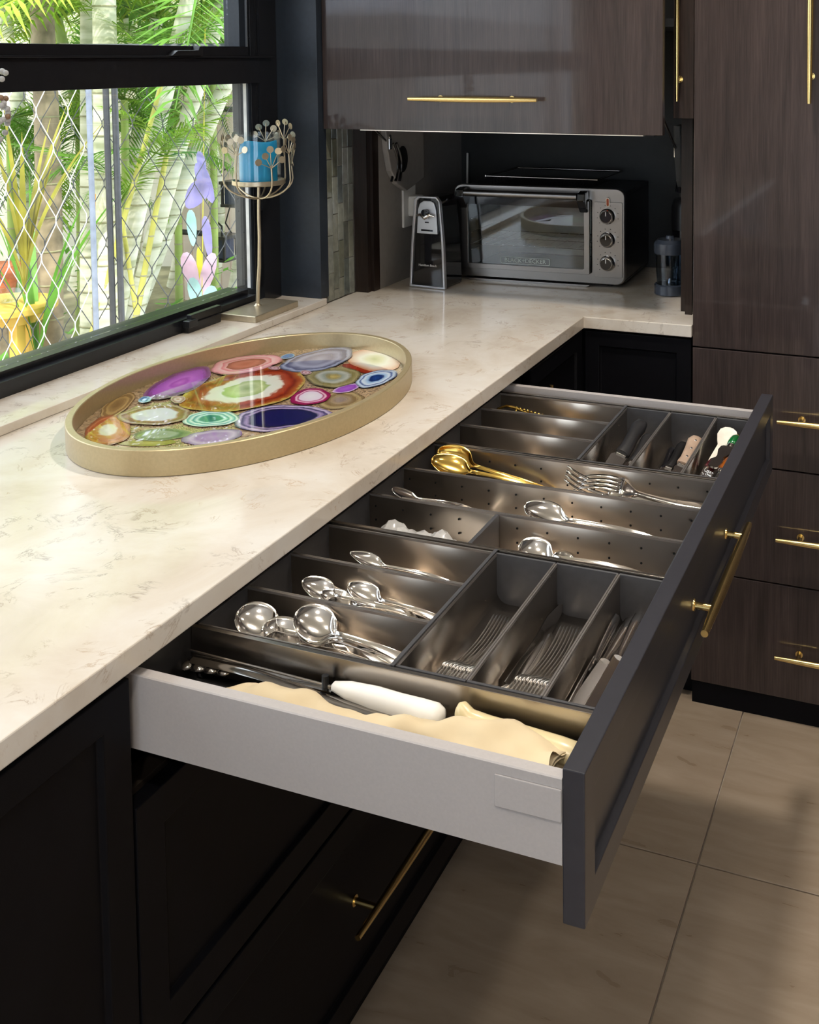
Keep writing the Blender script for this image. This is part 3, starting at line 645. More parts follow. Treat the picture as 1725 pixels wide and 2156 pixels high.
gem('amber_bottle_stopper', (.4630, .880, .842), (.10, 1, .05), .055, .0095, (.42, .11, .01), 'amber glass bottle stopper close to the drawer front')
put('bottle_opener', strip(B(), [(0, 0, .003, 0, 0), (.004, 0, .008, .0, 0), (.030, 0, .0100, .001, 0), (.040, 0, .006, .001, 0), (.05, 0, .006, .001, 0), (.075, 0, .0115, .001, .0005), (.093, 0, .0115, .001, .0005), (.100, 0, .008, .001, 0)], 3, .003),
    m_chromed, (.4480, .868, .852), (.09, 1, .0), (.2, 0, 1), 'flat steel opener with a grey mirror-like plate over the red stopper', 'opener')
b = B(); strip(b, [(0, 0, .004, 0, 0), (.02, 0, .009, .0, 0), (.055, 0, .010, .001, 0), (.065, 0, .005, .001, 0)], 2, .004)
rk = random.Random(2)
for i in range(70): b.ball((rk.uniform(-.008, .008), rk.uniform(.008, .058), .0028), .0013, 5, 3)
put('textured_handle', b, m_chrome, (.4400, .805, .842), (.06, 1, .04), (.2, 0, 1), 'silver handle covered in raised beads, near end of the last bin', 'opener')
# ------------------------------------------------------------------ things in the gap at the near side
t = thing('tongs', 'steel and black kitchen tongs with scalloped jaws at the back of the gap', 'tongs', (.1, .09, .796))
for k, (y0, y1, z0, z1) in enumerate(((.096, .088, .842, .834), (.074, .070, .826, .822))):
    b = B(); pts = [(-.010+.30*i/10, y0+(y1-y0)*i/10, z0+(z1-z0)*i/10+.003*math.sin(i*.6)) for i in range(11)]
    b.tube(pts, [.0045+.0045*(1-i/10) for i in range(11)], 8, sq=.45); obj('arm', b, m_chromed if k == 0 else m_black, t, smooth=60, label='steel arm' if k == 0 else 'black arm')
    b = B()
    for q in range(4): b.ball((-.006+.017*q-.010, y0-.006-.004*k+.001*q, z0-.004-.006*(k)), .0125-.001*q, 14, 8, (1, .9, .42))
    obj('jaw', b, m_chromed, t, smooth=60)
obj('pivot', B().lathe([(.004, -.012), (.004, .012)], (.160, .1085, .838), 12), m_black, t)
put('steel_skewer', B().tube([(0, 0, 0), (0, .33, 0)], .0016, 8), m_chrome, (-.025, .105, .846), (1, .02, -.04), (0, 0, 1), 'thin steel rod running beside the tongs', 'rod')
t = thing('white_handle_knife', 'knife with a plump white plastic handle in the near gap', 'knife', (.24, .106, .80))
b = B(); rings = []
P0, P1 = Vector((.170, .1065, .8415)), Vector((.312, .0985, .8380))
for s, a, c in ((0, .15, .12), (.02, .5, .4), (.16, .86, .75), (.4, 1, 1), (.62, .98, 1.02), (.80, 1.08, 1.1), (.93, 1.12, 1.1), (.985, .85, .8), (1, .35, .3)):
    p = P0.lerp(P1, s); d = (P1-P0).normalized(); u_ = d.cross(Vector((0, 0, 1))).normalized(); v_ = u_.cross(d)
    rings.append([p+u_*(.0125*a*math.cos(2*math.pi*k/16))+v_*(.0128*c*math.sin(2*math.pi*k/16)) for k in range(16)])
obj('handle', b.ring_surf(rings), m_white, t, smooth=60)
obj('blade', B().prism([(.02, .102), (.172, .100), (.172, .112), (.05, .114)], .8360, .8375), m_chromed, t)
t = thing('cream_handle_knife', 'knife with a glossy cream handle beside the drawer front', 'knife', (.40, .095, .80))
b = B(); rings = []; P0, P1 = Vector((.326, .1010, .8440)), Vector((.4760, .0930, .8350))
for s, a, c, dz in ((0, .3, .5, .003), (.02, .7, 1.05, .003), (.06, .85, 1.3, .003), (.12, .8, 1.0, 0), (.25, .85, .9, 0), (.5, 1.0, 1, 0), (.8, 1.1, 1.1, 0), (.97, 1.1, 1.0, 0), (1, .7, .6, 0)):
    p = P0.lerp(P1, s)+Vector((0, 0, dz)); rings.append([p+Vector((0, 1, 0))*(.0135*a*math.cos(2*math.pi*k/16))+Vector((0, 0, 1))*(.0105*c*math.sin(2*math.pi*k/16)) for k in range(16)])
obj('handle', b.ring_surf(rings), m_cream, t, smooth=60)
obj('blade', B().prism([(.20, .094), (.329, .096), (.329, .106), (.22, .108)], .8160, .8172), m_chromed, t)
# rolled felt cloth
rc = random.Random(11)
def cl(s, q):
    a = 2*math.pi*q; x = .040+.414*s; yc = .047+.006*math.sin(s*9+.5)+.012*s; 
    r = .0235+.0045*math.sin(s*7.5+1)+.0022*math.sin(s*23+a)+.0026*math.sin(3*a+s*14)+.0012*math.sin(5*a-s*31); r += .0016*math.sin(s*60+2*a)*max(0, math.sin(a)); r *= (.30+.70*sm(min(1, s*5))) ; r *= 1+.10*math.sin(a*2+s*9)
    return (x+.003*math.sin(a*3), yc+r*1.25*math.cos(a), .8000+.0300+.010*(1-s)*0+r*1.12*math.sin(a)+.004*math.sin(s*math.pi))
tc_ = thing('rolled_cloth', 'cream felt knife roll lying along the near side of the drawer', 'cloth', (.25, .05, .80))
b = B().grid(cl, 60, 28); obj('roll', b, m_cloth, tc_, smooth=80)
def cl2(s, q):
    a = 2*math.pi*q*1.9; r = .024*(1-.34*q)*(1+.07*math.sin(a*3)); x = .400+.0545*s+.003*math.sin(a*2+1)
    return (x, .063+r*1.15*math.cos(a), .8262+r*math.sin(a))
obj('inner_layer', B().grid(cl2, 6, 60), m_cloth, tc_, smooth=80, solid=.0015)
put('rolled_fork', fork_b(.17, .04, .006, .009, .0015), m_chrome, (.30, .062, .823), (1, 0, .0), (0, 0, 1), 'small steel tines showing inside the open end of the cloth roll', 'fork')
put('wooden_skewer', B().tube([(0, 0, 0), (0, .15, 0)], .003, 8), noisy('birch_stick', (.55, .38, .20), .6), (.318, .030, .8465), (1, -.03, .02), (0, 0, 1), 'pale wooden stick between cloth roll and drawer front', 'stick')
put('dark_steel_knife', strip(B(), [(0, 0, .006, 0, 0), (.15, 0, .010, 0, 0), (.22, 0, .008, 0, 0)], 1, .002), m_chromed, (.25, .088, .8165), (1, .0, .0), (0, 0, 1), 'flat dark steel blade under the cream handle', 'knife')
# ------------------------------------------------------------------ lettering helper
def text(name, s, size, mat4, mat, parent, ext=.0002):
    cu = bpy.data.curves.new('lettering', 'FONT'); cu.body = s; cu.size = size; cu.align_x = 'CENTER'; cu.align_y = 'CENTER'; cu.extrude = ext; cu.resolution_u = 2
    o = bpy.data.objects.new('tmp', cu); C.objects.link(o); dg = bpy.context.evaluated_depsgraph_get()
    me = bpy.data.meshes.new_from_object(o.evaluated_get(dg)); bpy.data.objects.remove(o)
    me.transform(mat4); me.materials.clear(); me.materials.append(mat); r = bpy.data.objects.new(name, me); C.objects.link(r); r.parent = parent; return r
# ------------------------------------------------------------------ toaster oven (local frame: x right, y back, z up, origin front-left foot level)
m_ov = steel('oven_steel', (.30, .285, .275), .30, (2, 160, 160)); m_ovd = noisy('oven_cavity', (.16, .16, .15), .45, .1, 40, metal=.5)
ov = thing('toaster_oven', 'stainless toaster oven with three dials and a glass door', 'oven', (0, 0, 0)); W_, D_, H_ = .497, .31, .272
obj('shell', B().box(.006, W_-.006, .012, .020, .016, .04).box(.004, W_-.004, .020, D_, .252, .262).box(.004, .012, .020, D_, .020, .252).box(W_-.094, W_-.004, .020, D_, .020, .252).box(.012, W_-.094, D_-.008, D_, .020, .252).box(.004, W_-.004, .020, D_, .014, .020), m_black, ov, bev=.002)
for x in (.03, W_-.05):
    for y in (.04, D_-.05): obj('foot', B().lathe([(.010, 0), (.012, .014)], (x, y, .0002), 14), m_black, ov)
# front surround as a frame with rounded corners
def rrect(x0, x1, z0, z1, r, k=5):
    p = []
    for cx, cz, a0 in ((x1-r, z0+r, -90), (x1-r, z1-r, 0), (x0+r, z1-r, 90), (x0+r, z0+r, 180)):
        for i in range(k+1): a = R(a0+90*i/k); p.append((cx+r*math.cos(a), cz+r*math.sin(a)))
    return p
def ringframe(name, out, inn, y0, y1, mat, parent, **k):
    n = len(out); vs = [(x, y, z) for y in (y0, y1) for pl in (out, inn) for x, z in pl]; fs = []
    for i in range(n):
        j = (i+1) % n
        fs += [(i, j, n+j, n+i), (2*n+i, 3*n+i, 3*n+j, 2*n+j), (i, 2*n+i, 2*n+j, j), (n+i, n+j, 3*n+j, 3*n+i)]
    return obj(name, B().add(vs, fs), mat, parent, smooth=40, **k)
ringframe('front_surround', rrect(0, W_, .010, H_, .022), rrect(.024, .402, .040, .240, .004), 0, .0195, m_ov, ov, bev=.003)
ringframe('door', rrect(.026, .400, .036, .2385, .004), rrect(.044, .384, .050, .222, .003), -.010, -.001, m_ov, ov, bev=.001)
dg_ = obj('door_glass', B().box(.0435, .3845, -.007, -.004, .0495, .2225), m_glass2, ov)
obj('door_header', B().box(.040, .388, -.0115, -.0102, .218, .240), m_blackg, ov)
text('lettering', 'BLACK+DECKER', .0165, Matrix.Translation((.214, -.0074, .063)) @ Matrix.Rotation(R(90), 4, 'X'), noisy('etched_print', (.55, .62, .58), .6), dg_)
ringframe('lettering_box', rrect(.142, .286, .0535, .0725, .004), rrect(.1432, .2848, .0547, .0713, .0035), -.0073, -.0071, bpy.data.materials['etched_print'], dg_)
hb = B().tube([(.045, -.034, .252), (.372, -.034, .252)], .0095, 16); obj('handle', hb, m_ov, ov, smooth=50, label='steel bar handle')
for x in (.032, .385): obj('handle_bracket', B().prism([(-.045, .240), (-.040, .262), (-.010, .266), (.0, .240), (-.0115, .205), (-.02, .214)], x-.012, x+.012, 'x'), m_blackg, ov, bev=.003)
cp = obj('control_panel', B().prism(rrect(.412, .490, .030, .236, .004), -.0035, -.0005, 'y'), m_ov, ov, bev=.0006)
for z in (.198, .134, .070):
    kb = obj('knob', B().lathe([(.0215, -.0036), (.0215, -.010), (.0175, -.014), (.0165, -.024), (.0145, -.0255)], (.450, 0, z), 28, axis='y'), m_chrome, ov, smooth=40, label='chrome ringed black dial')
    obj('knob_face', B().lathe([(.0150, -.0256), (.0150, -.0268)], (.450, 0, z), 24, axis='y'), m_blackg, kb)
    obj('pointer', B().box(.4490, .4510, -.0275, -.0269, z+.003, z+.014), m_white, kb)
    b = B()
    for a in range(-130, 131, 29):
        q = R(90-a); cx, cz = .450+.0295*math.cos(q), z+.0295*math.sin(q); b.box(cx-.0014, cx+.0014, -.0041, -.0036, cz-.0009, cz+.0009)
    obj('dial_marks', b, m_black, ov)
obj('indicator_lamp', B().prism(rrect(.4465, .4535, .226, .246, .003), -.0045, -.0036, 'y'), pm('amber_lamp', (.30, .04, .01), .2, coat=1), ov)
ringframe('lamp_ring', rrect(.4450, .4550, .2245, .2475, .004), rrect(.4467, .4533, .2262, .2458, .003), -.005, -.0036, m_chrome, ov)
obj('cavity', B().box(.024, .030, .03, D_-.01, .03, .25).box(.395, .401, .03, D_-.01, .03, .25).box(.030, .395, D_-.016, D_-.0085, .03, .25).box(.030, .395, .03, D_-.016, .0205, .026), m_ovd, ov)
b = B()
for i in range(12): x = .04+i*.0312; b.tube([(x, .035, .098), (x, D_-.03, .098)], .0012, 6)
for y in (.034, .15, D_-.03): b.tube([(.034, y, .0966), (.391, y, .0966)], .0016, 6)
obj('wire_rack', b, m_chrome, ov)
obj('crumb_lip', B().prism([(.03, .006), (.40, .006), (.39, .0), (.215, -.004), (.05, .0)], -.004, .010, 'y'), m_ov, ov, bev=.001)
b = B()
for z in (.075, .125, .165): b.box(.0305, .036, .05, D_-.03, z, z+.003)
obj('shelf_guides', b, m_ovd, ov)
ov.location = (-.487, 1.857, .9203); ov.rotation_euler[2] = R(2.2)
# wire basket tray on top
t = thing('air_fry_basket', 'dark mesh basket tray resting on the toaster oven', 'tray', (-.24, 2.0, 1.183)); b = B()
X0, X1, Y0, Y1, Zb = -.405, -.075, 1.895, 2.14, 1.1872
b.tube([(X0, Y0, Zb+.026), (X1, Y0, Zb+.026), (X1, Y1, Zb+.026), (X0, Y1, Zb+.026), (X0, Y0, Zb+.026)], .0030, 8); obj('rim', b, m_chromed, t, smooth=50)
b = B()
for i in range(34):
    x = X0+.02+i*(X1-X0-.04)/33
    for s in (-1, 1): b.tube([(x, Y0+.004, Zb+.024), (x+s*.008, Y0+.018, Zb+.001)], .0007, 4, cap=False)
    b.tube([(x, Y0+.018, Zb+.001), (x, Y1-.018, Zb+.001)], .0007, 4, cap=False)
for j in range(16): y = Y0+.018+j*(Y1-Y0-.036)/15; b.tube([(X0+.02, y, Zb+.0015), (X1-.02, y, Zb+.0015)], .0007, 4, cap=False)
obj('mesh', b, m_black, t, kind='stuff')
# ------------------------------------------------------------------ can opener
t = thing('can_opener', 'black and silver electric can opener standing left of the toaster oven', 'can opener', (0, 0, 0))
def body(x0, x1, h): return [(x0, 0), (x1, 0), (x1-.004, h*.5), (x1-.014, h-.012), (x1-.024, h), (x0+.030, h), (x0+.018, h-.010), (x0+.008, h*.5)]
obj('body', B().prism(body(.003, .109, .250), .012, .11, 'y'), m_blackg, t, bev=.006)
ringframe('silver_edge', [(x, z+.0004) for x, z in body(0, .112, .252)], [(x, z+.0004) for x, z in [(.007, .006), (.105, .006), (.101, .126), (.094, .238), (.085, .247), (.036, .247), (.027, .240), (.015, .126)]], .0, .012, noisy('satin_silver', (.55, .55, .58), .28, .05, 80, metal=.7), t, bev=.0015)
obj('front_face', B().prism([(.007, .006), (.105, .006), (.101, .126), (.094, .238), (.085, .247), (.036, .247), (.027, .240), (.015, .126)], .006, .0119, 'y'), m_blackg, t)
plp = [(.026, .150), (.090, .150), (.086, .215), (.080, .235), (.070, .240), (.048, .240), (.036, .232), (.030, .215)]
pl = obj('silver_plate', B().prism(plp, .0005, .0058, 'y'), noisy('light_silver', (.62, .64, .68), .35, .04, 60, metal=.5), t, bev=.0015)
obj('cutting_lever', B().tube([(.030, -.006, .200), (.045, -.010, .204), (.058, -.012, .196), (.072, -.010, .204), (.084, -.006, .200)], [.003, .005, .007, .005, .003], 10), m_chrome, t, smooth=60)
obj('magnet', B().lathe([(.009, -.016), (.009, .0)], (.058, 0, .210), 18, axis='y'), m_blackg, t, bev=.001)
obj('slot', B().box(.040, .076, -.0003, .0004, .157, .162).box(.052, .064, -.0003, .0004, .180, .183), m_blackg, pl)
text('lettering', 'Hamilton Beach', .0088, Matrix.Translation((.056, .0056, .062)) @ Matrix.Rotation(R(90), 4, 'X'), m_white, t)
t.location = (-.560, 1.714, .9203); t.rotation_euler[2] = R(-3)
# ------------------------------------------------------------------ blender cup
t = thing('blender_cup', 'clear tumbler with a smoky blue lid and base beside the right stile', 'cup', (.137, 1.86, .92))
m_smoke = pm('smoky_blue_plastic', (.045, .055, .075), .25, coat=.4)
c_ = (.137, 1.86, .9203)
obj('base', B().lathe([(.036, 0), (.041, .003), (.041, .026), (.038, .029)], c_, 32), m_smoke, t, smooth=40)
obj('cup', B().lathe([(.0345, .0295), (.0345, .034), (.039, .11), (.0378, .11), (.0333, .036), (.0333, .0295)], c_, 32), thin_glass('smoky_clear', (.62, .68, .74), 1, 1.5), t, smooth=40)
obj('lid', B().lathe([(.0415, .110), (.0425, .114), (.0425, .138), (.034, .147), (.012, .149), (.010, .156), (.004, .157)], c_, 32), m_smoke, t, smooth=40)
obj('blade', B().box(.12, .154, 1.857, 1.863, .955, .957).lathe([(.006, 0), (.003, .012)], (.137, 1.86, .950), 12), m_chrome, t)
t = thing('coffee_grinder', 'black appliance in the shadow behind the tumbler', 'appliance', (.15, 2.0, .92))
obj('base', B().lathe([(.050, 0), (.052, .01), (.046, .11), (.046, .15)], (.152, 2.02, .9203), 28), m_blackg, t, smooth=40)
obj('lid', B().lathe([(.048, .1505), (.048, .215), (.040, .235), (.01, .24)], (.152, 2.02, .9203), 28), m_black, t, smooth=40)
# cable in the back corner
obj('power_cord', B().tube([(-.60, 2.17, .925), (-.60, 2.18, 1.0), (-.595, 2.185, 1.12), (-.59, 2.18, 1.25)], .0035, 8), m_white, None, smooth=60, label='pale power cord hanging in the back corner of the garage', cat='cord')
# ------------------------------------------------------------------ oval agate tray
EC, EA, EB, ET = Vector((-.3615, .7188)), .3655, .253, R(-2.6)
def ell(r_off, a): 
    x, y = (EB+r_off)*math.cos(a), (EA+r_off)*math.sin(a); return (EC.x+x*math.cos(ET)-y*math.sin(ET), EC.y+x*math.sin(ET)+y*math.cos(ET))
t = thing('oval_tray', 'large oval champagne-gold tray with an agate slice base on the counter', 'tray', (EC.x, EC.y, .9202)); NE = 96
prof = [(-.001, .9204), (0, .9214), (0, .9600), (-.0012, .9612), (-.0108, .9612), (-.012, .9600), (-.012, .9290), (-.012, .9204)]
vs = [(*ell(o, 2*math.pi*k/NE), z) for k in range(NE) for o, z in prof]; n8 = len(prof)
fs = [(k*n8+i, k*n8+(i+1) % n8, ((k+1) % NE)*n8+(i+1) % n8, ((k+1) % NE)*n8+i) for k in range(NE) for i in range(n8)]
obj('rim', B().add(vs, fs), m_champ, t, smooth=35)
mm = pm('agate_matrix', (.35, .24, .13), .05, coat=1, coatr=.01); n = N(mm); c = n.coord()
a_ = n.noise(c, 22, 6, .6, 2.5); n.col(n.ramp(n.math('FRACT', n.math('MULTIPLY', a_, 9)), [(0, (.07, .04, .03)), (.35, (.40, .27, .15)), (.75, (.50, .38, .24)), (1, (.12, .06, .04))]))
obj('agate_base', B().prism([ell(-.0125, 2*math.pi*k/NE) for k in range(NE)], .9204, .9292), mm, t)
AG = [('purple', -.5464, .741, .0905, .0439, 1.81), ('pink', -.5038, .89, .0679, .0554, 1.13), ('slate', -.3833, .9682, .0944, .0507, 1.53), ('big', -.4046, .753, .1202, .0962, 1.55), ('olive', -.2921, .8754, .0657, .0449, 2.16), ('blue', -.2089, .8949, .0522, .0322, 1.66), ('magenta', -.2669, .7542, .046, .0312, 1.88), ('violet', -.2294, .8189, .0286, .0164, 1.5), ('white', -.4656, .5754, .0576, .047, 2.96), ('teal', -.3622, .5932, .0442, .0374, 2.79), ('navy', -.2508, .6385, .0734, .0628, .82), ('orange', -.487, .4865, .0671, .0341, 2.28), ('amber', -.5672, .598, .0671, .0212, 2.01), ('bluedot', -.5378, .6342, .0176, .0107, 2.35), ('bluedot', -.4544, .9651, .0179, .0127, 1.91), ('lime', -.2772, 1.0133, .0761, .0516, 2.35), ('red', -.2581, .9496, .0559, .0249, 2.88), ('moss', -.3912, .5014, .0448, .0254, -2.82), ('lilac', -.3047, .5205, .0413, .0341, -2.52), ('tan', -.207, .7596, .0494, .0367, 1.84), ('yellow', -.3856, .4631, .0408, .014, -2.79), ('dot', -.4817, .6555, .0204, .0118, 2.44), ('dot', -.3554, .8777, .0132, .0098, 2.47), ('dot', -.431, .8831, .0129, .01, 2.78), ('tan', -.4989, .8005, .0159, .0117, 2.84)]
RAMP = dict(
 purple=[(0, (.62, .16, .75)), (.25, (.42, .06, .55)), (.35, (.55, .13, .72)), (.72, (.38, .06, .55)), (.88, (.16, .01, .22)), (1, (.30, .12, .30))],
 pink=[(0, (.40, .07, .04)), (.30, (.62, .18, .12)), (.52, (.30, .05, .04)), (.56, (.90, .50, .50)), (.68, (.75, .20, .25)), (.74, (.95, .62, .62)), (.92, (.88, .38, .45)), (1, (.3, .1, .1))],
 slate=[(0, (.42, .42, .55)), (.4, (.28, .27, .38)), (.6, (.45, .46, .60)), (.8, (.10, .10, .2)), (.88, (.42, .46, .62)), (1, (.03, .03, .08))],
 big=[(0, (.30, .42, .14)), (.22, (.62, .72, .38)), (.36, (.42, .55, .20)), (.40, (.85, .88, .78)), (.58, (.88, .84, .72)), (.64, (.45, .10, .05)), (.74, (.42, .05, .015)), (.80, (.22, .02, .01)), (.93, (.45, .10, .02)), (1, (.55, .38, .10))],
 olive=[(0, (.55, .44, .16)), (.2, (.36, .28, .08)), (.35, (.30, .33, .28)), (.52, (.48, .50, .44)), (.7, (.22, .18, .05)), (.88, (.38, .32, .15)), (1, (.10, .08, .03))],
 blue=[(0, (.02, .08, .35)), (.35, (.01, .03, .15)), (.45, (.35, .55, .85)), (.65, (.75, .85, .95)), (.75, (.04, .10, .35)), (.85, (.7, .82, .95)), (1, (.02, .04, .15))],
 magenta=[(0, (.85, .80, .85)), (.55, (.80, .68, .80)), (.62, (.45, .02, .15)), (.72, (.85, .6, .7)), (.8, (.40, .01, .12)), (1, (.25, .01, .06))],
 violet=[(0, (.42, .12, .65)), (.7, (.30, .06, .5)), (1, (.8, .6, .8))],
 white=[(0, (.85, .86, .92)), (.6, (.75, .76, .86)), (.68, (.40, .15, .12)), (.8, (.24, .05, .05)), (.9, (.5, .38, .3)), (1, (.25, .02, .08))],
 teal=[(0, (.01, .14, .14)), (.4, (.02, .22, .22)), (.5, (.6, .85, .82)), (.62, (.05, .3, .32)), (.7, (.75, .9, .9)), (.85, (.1, .4, .42)), (.92, (.85, .92, .9)), (1, (.2, .3, .3))],
 navy=[(0, (.01, .012, .08)), (.5, (.015, .012, .10)), (.68, (.01, .01, .05)), (.75, (.42, .32, .55)), (.84, (.03, .02, .12)), (.9, (.65, .55, .75)), (1, (.05, .03, .15))],
 orange=[(0, (.80, .80, .72)), (.35, (.82, .74, .62)), (.45, (.62, .22, .08)), (.75, (.50, .09, .02)), (.85, (.6, .2, .08)), (1, (.28, .05, .02))],
 amber=[(0, (.20, .10, .03)), (.4, (.36, .21, .07)), (.6, (.55, .36, .13)), (.75, (.22, .11, .03)), (.9, (.58, .40, .18)), (1, (.18, .08, .02))],
 bluedot=[(0, (.08, .32, .65)), (.6, (.03, .18, .5)), (.85, (.25, .5, .7)), (1, (.4, .4, .4))],
 lime=[(0, (.45, .52, .22)), (.3, (.72, .76, .50)), (.5, (.85, .88, .78)), (.75, (.80, .62, .50)), (1, (.6, .25, .12))],
 red=[(0, (.45, .05, .02)), (.7, (.35, .03, .01)), (1, (.2, .02, .01))],
 moss=[(0, (.25, .30, .22)), (.5, (.36, .40, .32)), (.7, (.12, .15, .10)), (1, (.3, .28, .18))],
 lilac=[(0, (.50, .30, .62)), (.5, (.38, .18, .5)), (.75, (.62, .45, .7)), (1, (.2, .08, .28))],
 tan=[(0, (.28, .20, .20)), (.4, (.36, .26, .15)), (.6, (.22, .13, .05)), (.8, (.48, .36, .18)), (1, (.15, .09, .04))],
 yellow=[(0, (.5, .44, .12)), (1, (.3, .24, .06))],
 dot=[(0, (.45, .12, .12)), (.4, (.75, .55, .6)), (.7, (.4, .15, .2)), (1, (.65, .5, .45))])
AM = {}
for nm, st in RAMP.items():
    st = [(p_, tuple(c_*.78 for c_ in cc)) for p_, cc in st]
    m = pm('agate_'+nm, (.5, .5, .5), .05, coat=1, coatr=.01); n = N(m); at_ = n.n('ShaderNodeAttribute', attribute_name='radius')
    ns = n.noise(n.coord(), 34, 4, .5, .6); f = n.math('ADD', at_.outputs['Fac'], n.math('MULTIPLY', n.math('SUBTRACT', ns, .5), .22))
    n.col(n.ramp(f, st)); AM[nm] = m
ra = random.Random(4)
for q, (nm, cx, cy, A_, B_, th) in enumerate(AG):
    A_ *= 1.1; B_ *= 1.1
    NA, NR = 44, 6; ph = [ra.uniform(0, 6.28) for _ in range(4)]; z = .92935+.00012*(len(AG)-q if nm not in ('dot', 'bluedot') else 30); b = B(); rad = []
    vs = []
    for i in range(NR+1):
        for k in range(NA):
            a = 2*math.pi*k/NA; f = (i/NR)*(1+.06*math.sin(2*a+ph[0])+.045*math.sin(3*a+ph[1])+.02*math.sin(7*a+ph[2])); x, y = A_*f*math.cos(a), B_*f*math.sin(a)
            px, py = cx+x*math.cos(th)-y*math.sin(th), cy+x*math.sin(th)+y*math.cos(th)
            dx, dy = px-EC.x, py-EC.y; u = (dx*math.cos(ET)+dy*math.sin(ET))/(EB-.0128); v = (-dx*math.sin(ET)+dy*math.cos(ET))/(EA-.0128); e = math.hypot(u, v)
            if e > 1: px, py = EC.x+dx/e, EC.y+dy/e
            vs.append((px, py, z)); rad.append(i/NR)
    fs = [(i*NA+k, i*NA+(k+1) % NA, (i+1)*NA+(k+1) % NA, (i+1)*NA+k) for i in range(NR) for k in range(NA)]
    o = obj('agate_slice', B().add(vs, fs), AM[nm], t); at2 = o.data.attributes.new('radius', 'FLOAT', 'POINT'); at2.data.foreach_set('value', rad)
# ------------------------------------------------------------------ candle holder
t = thing('candle_holder', 'tall champagne metal candle holder with disc sprays on the window sill', 'candle holder', (-.725, 1.25, .9372))
bx('base', (-.772, -.6735, 1.165, 1.342, .9372, .9525), m_champ2, t, bev=.0015)
SX, SY = -.7245, 1.262
stem = [(-.7370, 1.264, .9526), (-.735, 1.264, .99), (-.729, 1.263, 1.05), (-.726, 1.262, 1.12), (-.7265, 1.262, 1.17), (SX, SY, 1.2465)]
obj('stem', B().tube(stem, [.0052, .0046, .0043, .0040, .0038, .0036], 12).lathe([(.010, 0), (.0065, .003), (.005, .006)], (-.7370, 1.264, .9526), 16), m_champ2, t, smooth=50)
obj('dish', B().lathe([(.020, 0), (.060, .001), (.0625, .003), (.0625, .0125), (.0605, .0130), (.0600, .004), (.01, .003)], (SX, SY, 1.2466), 40), m_champ2, t, smooth=40)
b = B(); b2 = []
ar = random.Random(8)
arms = [(-33, 1.0, 1.292), (-93, 1.0, 1.322), (8, 1.0, 1.322), (39, .98, 1.290), (213, 1.0, 1.325), (168, 1.0, 1.318), (112, 1.0, 1.345), (74, 1.0, 1.350)]
for a, rf, zt in arms:
    a = R(a); ca, sa = math.cos(a), math.sin(a); pts = []
    for k in range(13):
        u = k/12
        if u < .6: v = u/.6*math.pi/2; r = .082*rf*math.sin(v); z = 1.262-.048*math.cos(v)
        else: v = (u-.6)/.4; r = .082*rf-.003*v; z = 1.262+(zt-1.262)*v
        pts.append((SX+r*ca, SY+r*sa, z))
    b.tube(pts, .0020, 7)
    e = Vector(pts[-1]); sp = B()
    for k, (dt, dz) in enumerate(((-.030, .012), (-.019, .032), (.0, .042), (.018, .036), (.028, .018))):
        dt += ar.uniform(-.003, .003); dz += ar.uniform(-.004, .004); q = e+Vector((-sa*dt, ca*dt, dz))+Vector((ca, sa, 0))*ar.uniform(-.002, .004)
        b.tube([e, q], .0011, 5); nrm = (Vector((ca, sa, 0))+Vector((ar.uniform(-.3, .3), ar.uniform(-.3, .3), ar.uniform(-.2, .3)))).normalized()
        ux = nrm.cross(Vector((0, 0, 1))).normalized(); uy = nrm.cross(ux)
        ds = B(); ds.ring_surf([[q+nrm*h+(ux*math.cos(2*math.pi*i/16)+uy*math.sin(2*math.pi*i/16))*.0082 for i in range(16)] for h in (.0012, .0022)]); b2.append(ds)
obj('wire_arms', b, m_champ2, t, smooth=60)
for ds in b2: obj('disc', ds, m_champ2, t)
obj('glass', B().lathe([(.0525, .0), (.0525, .120), (.0500, .120), (.0500, .003), (.010, .003), (.010, 0)], (SX, SY, 1.2506), 40, cap=False), thin_glass('hurricane_glass', (.96, .98, .99), 1, 1.5), t, smooth=40)
m = pm('blue_wax', (.0, .30, .55), .45); n = N(m); n.b.inputs['Subsurface Weight'].default_value = .25; n.b.inputs['Subsurface Radius'].default_value = (.01, .02, .03); n.b.inputs['Subsurface Scale'].default_value = .5
f = n.noise(n.coord(), 18, 4); n.col(n.ramp(f, [(.3, (.0, .26, .50)), (.7, (.02, .38, .66))]))
rings = []
for r, z in ((.043, .0), (.0445, .004), (.0445, .088), (.043, .094)): rings.append([(SX+r*math.cos(a), SY+r*math.sin(a), 1.2541+z+(.006*math.sin(a*1+2.2)+.003*math.sin(3*a) if z > .05 else 0)) for a in [2*math.pi*k/36 for k in range(36)]])
rings.append([(SX+.030*math.cos(a), SY+.030*math.sin(a), 1.2541+.084) for a in [2*math.pi*k/36 for k in range(36)]])
cnd = obj('candle', B().ring_surf(rings), m, None, smooth=60, label='blue wax pillar candle inside the glass of the holder', cat='candle')
obj('wick', B().tube([(SX, SY, 1.337), (SX+.001, SY, 1.347)], .0012, 6), m_black, cnd)
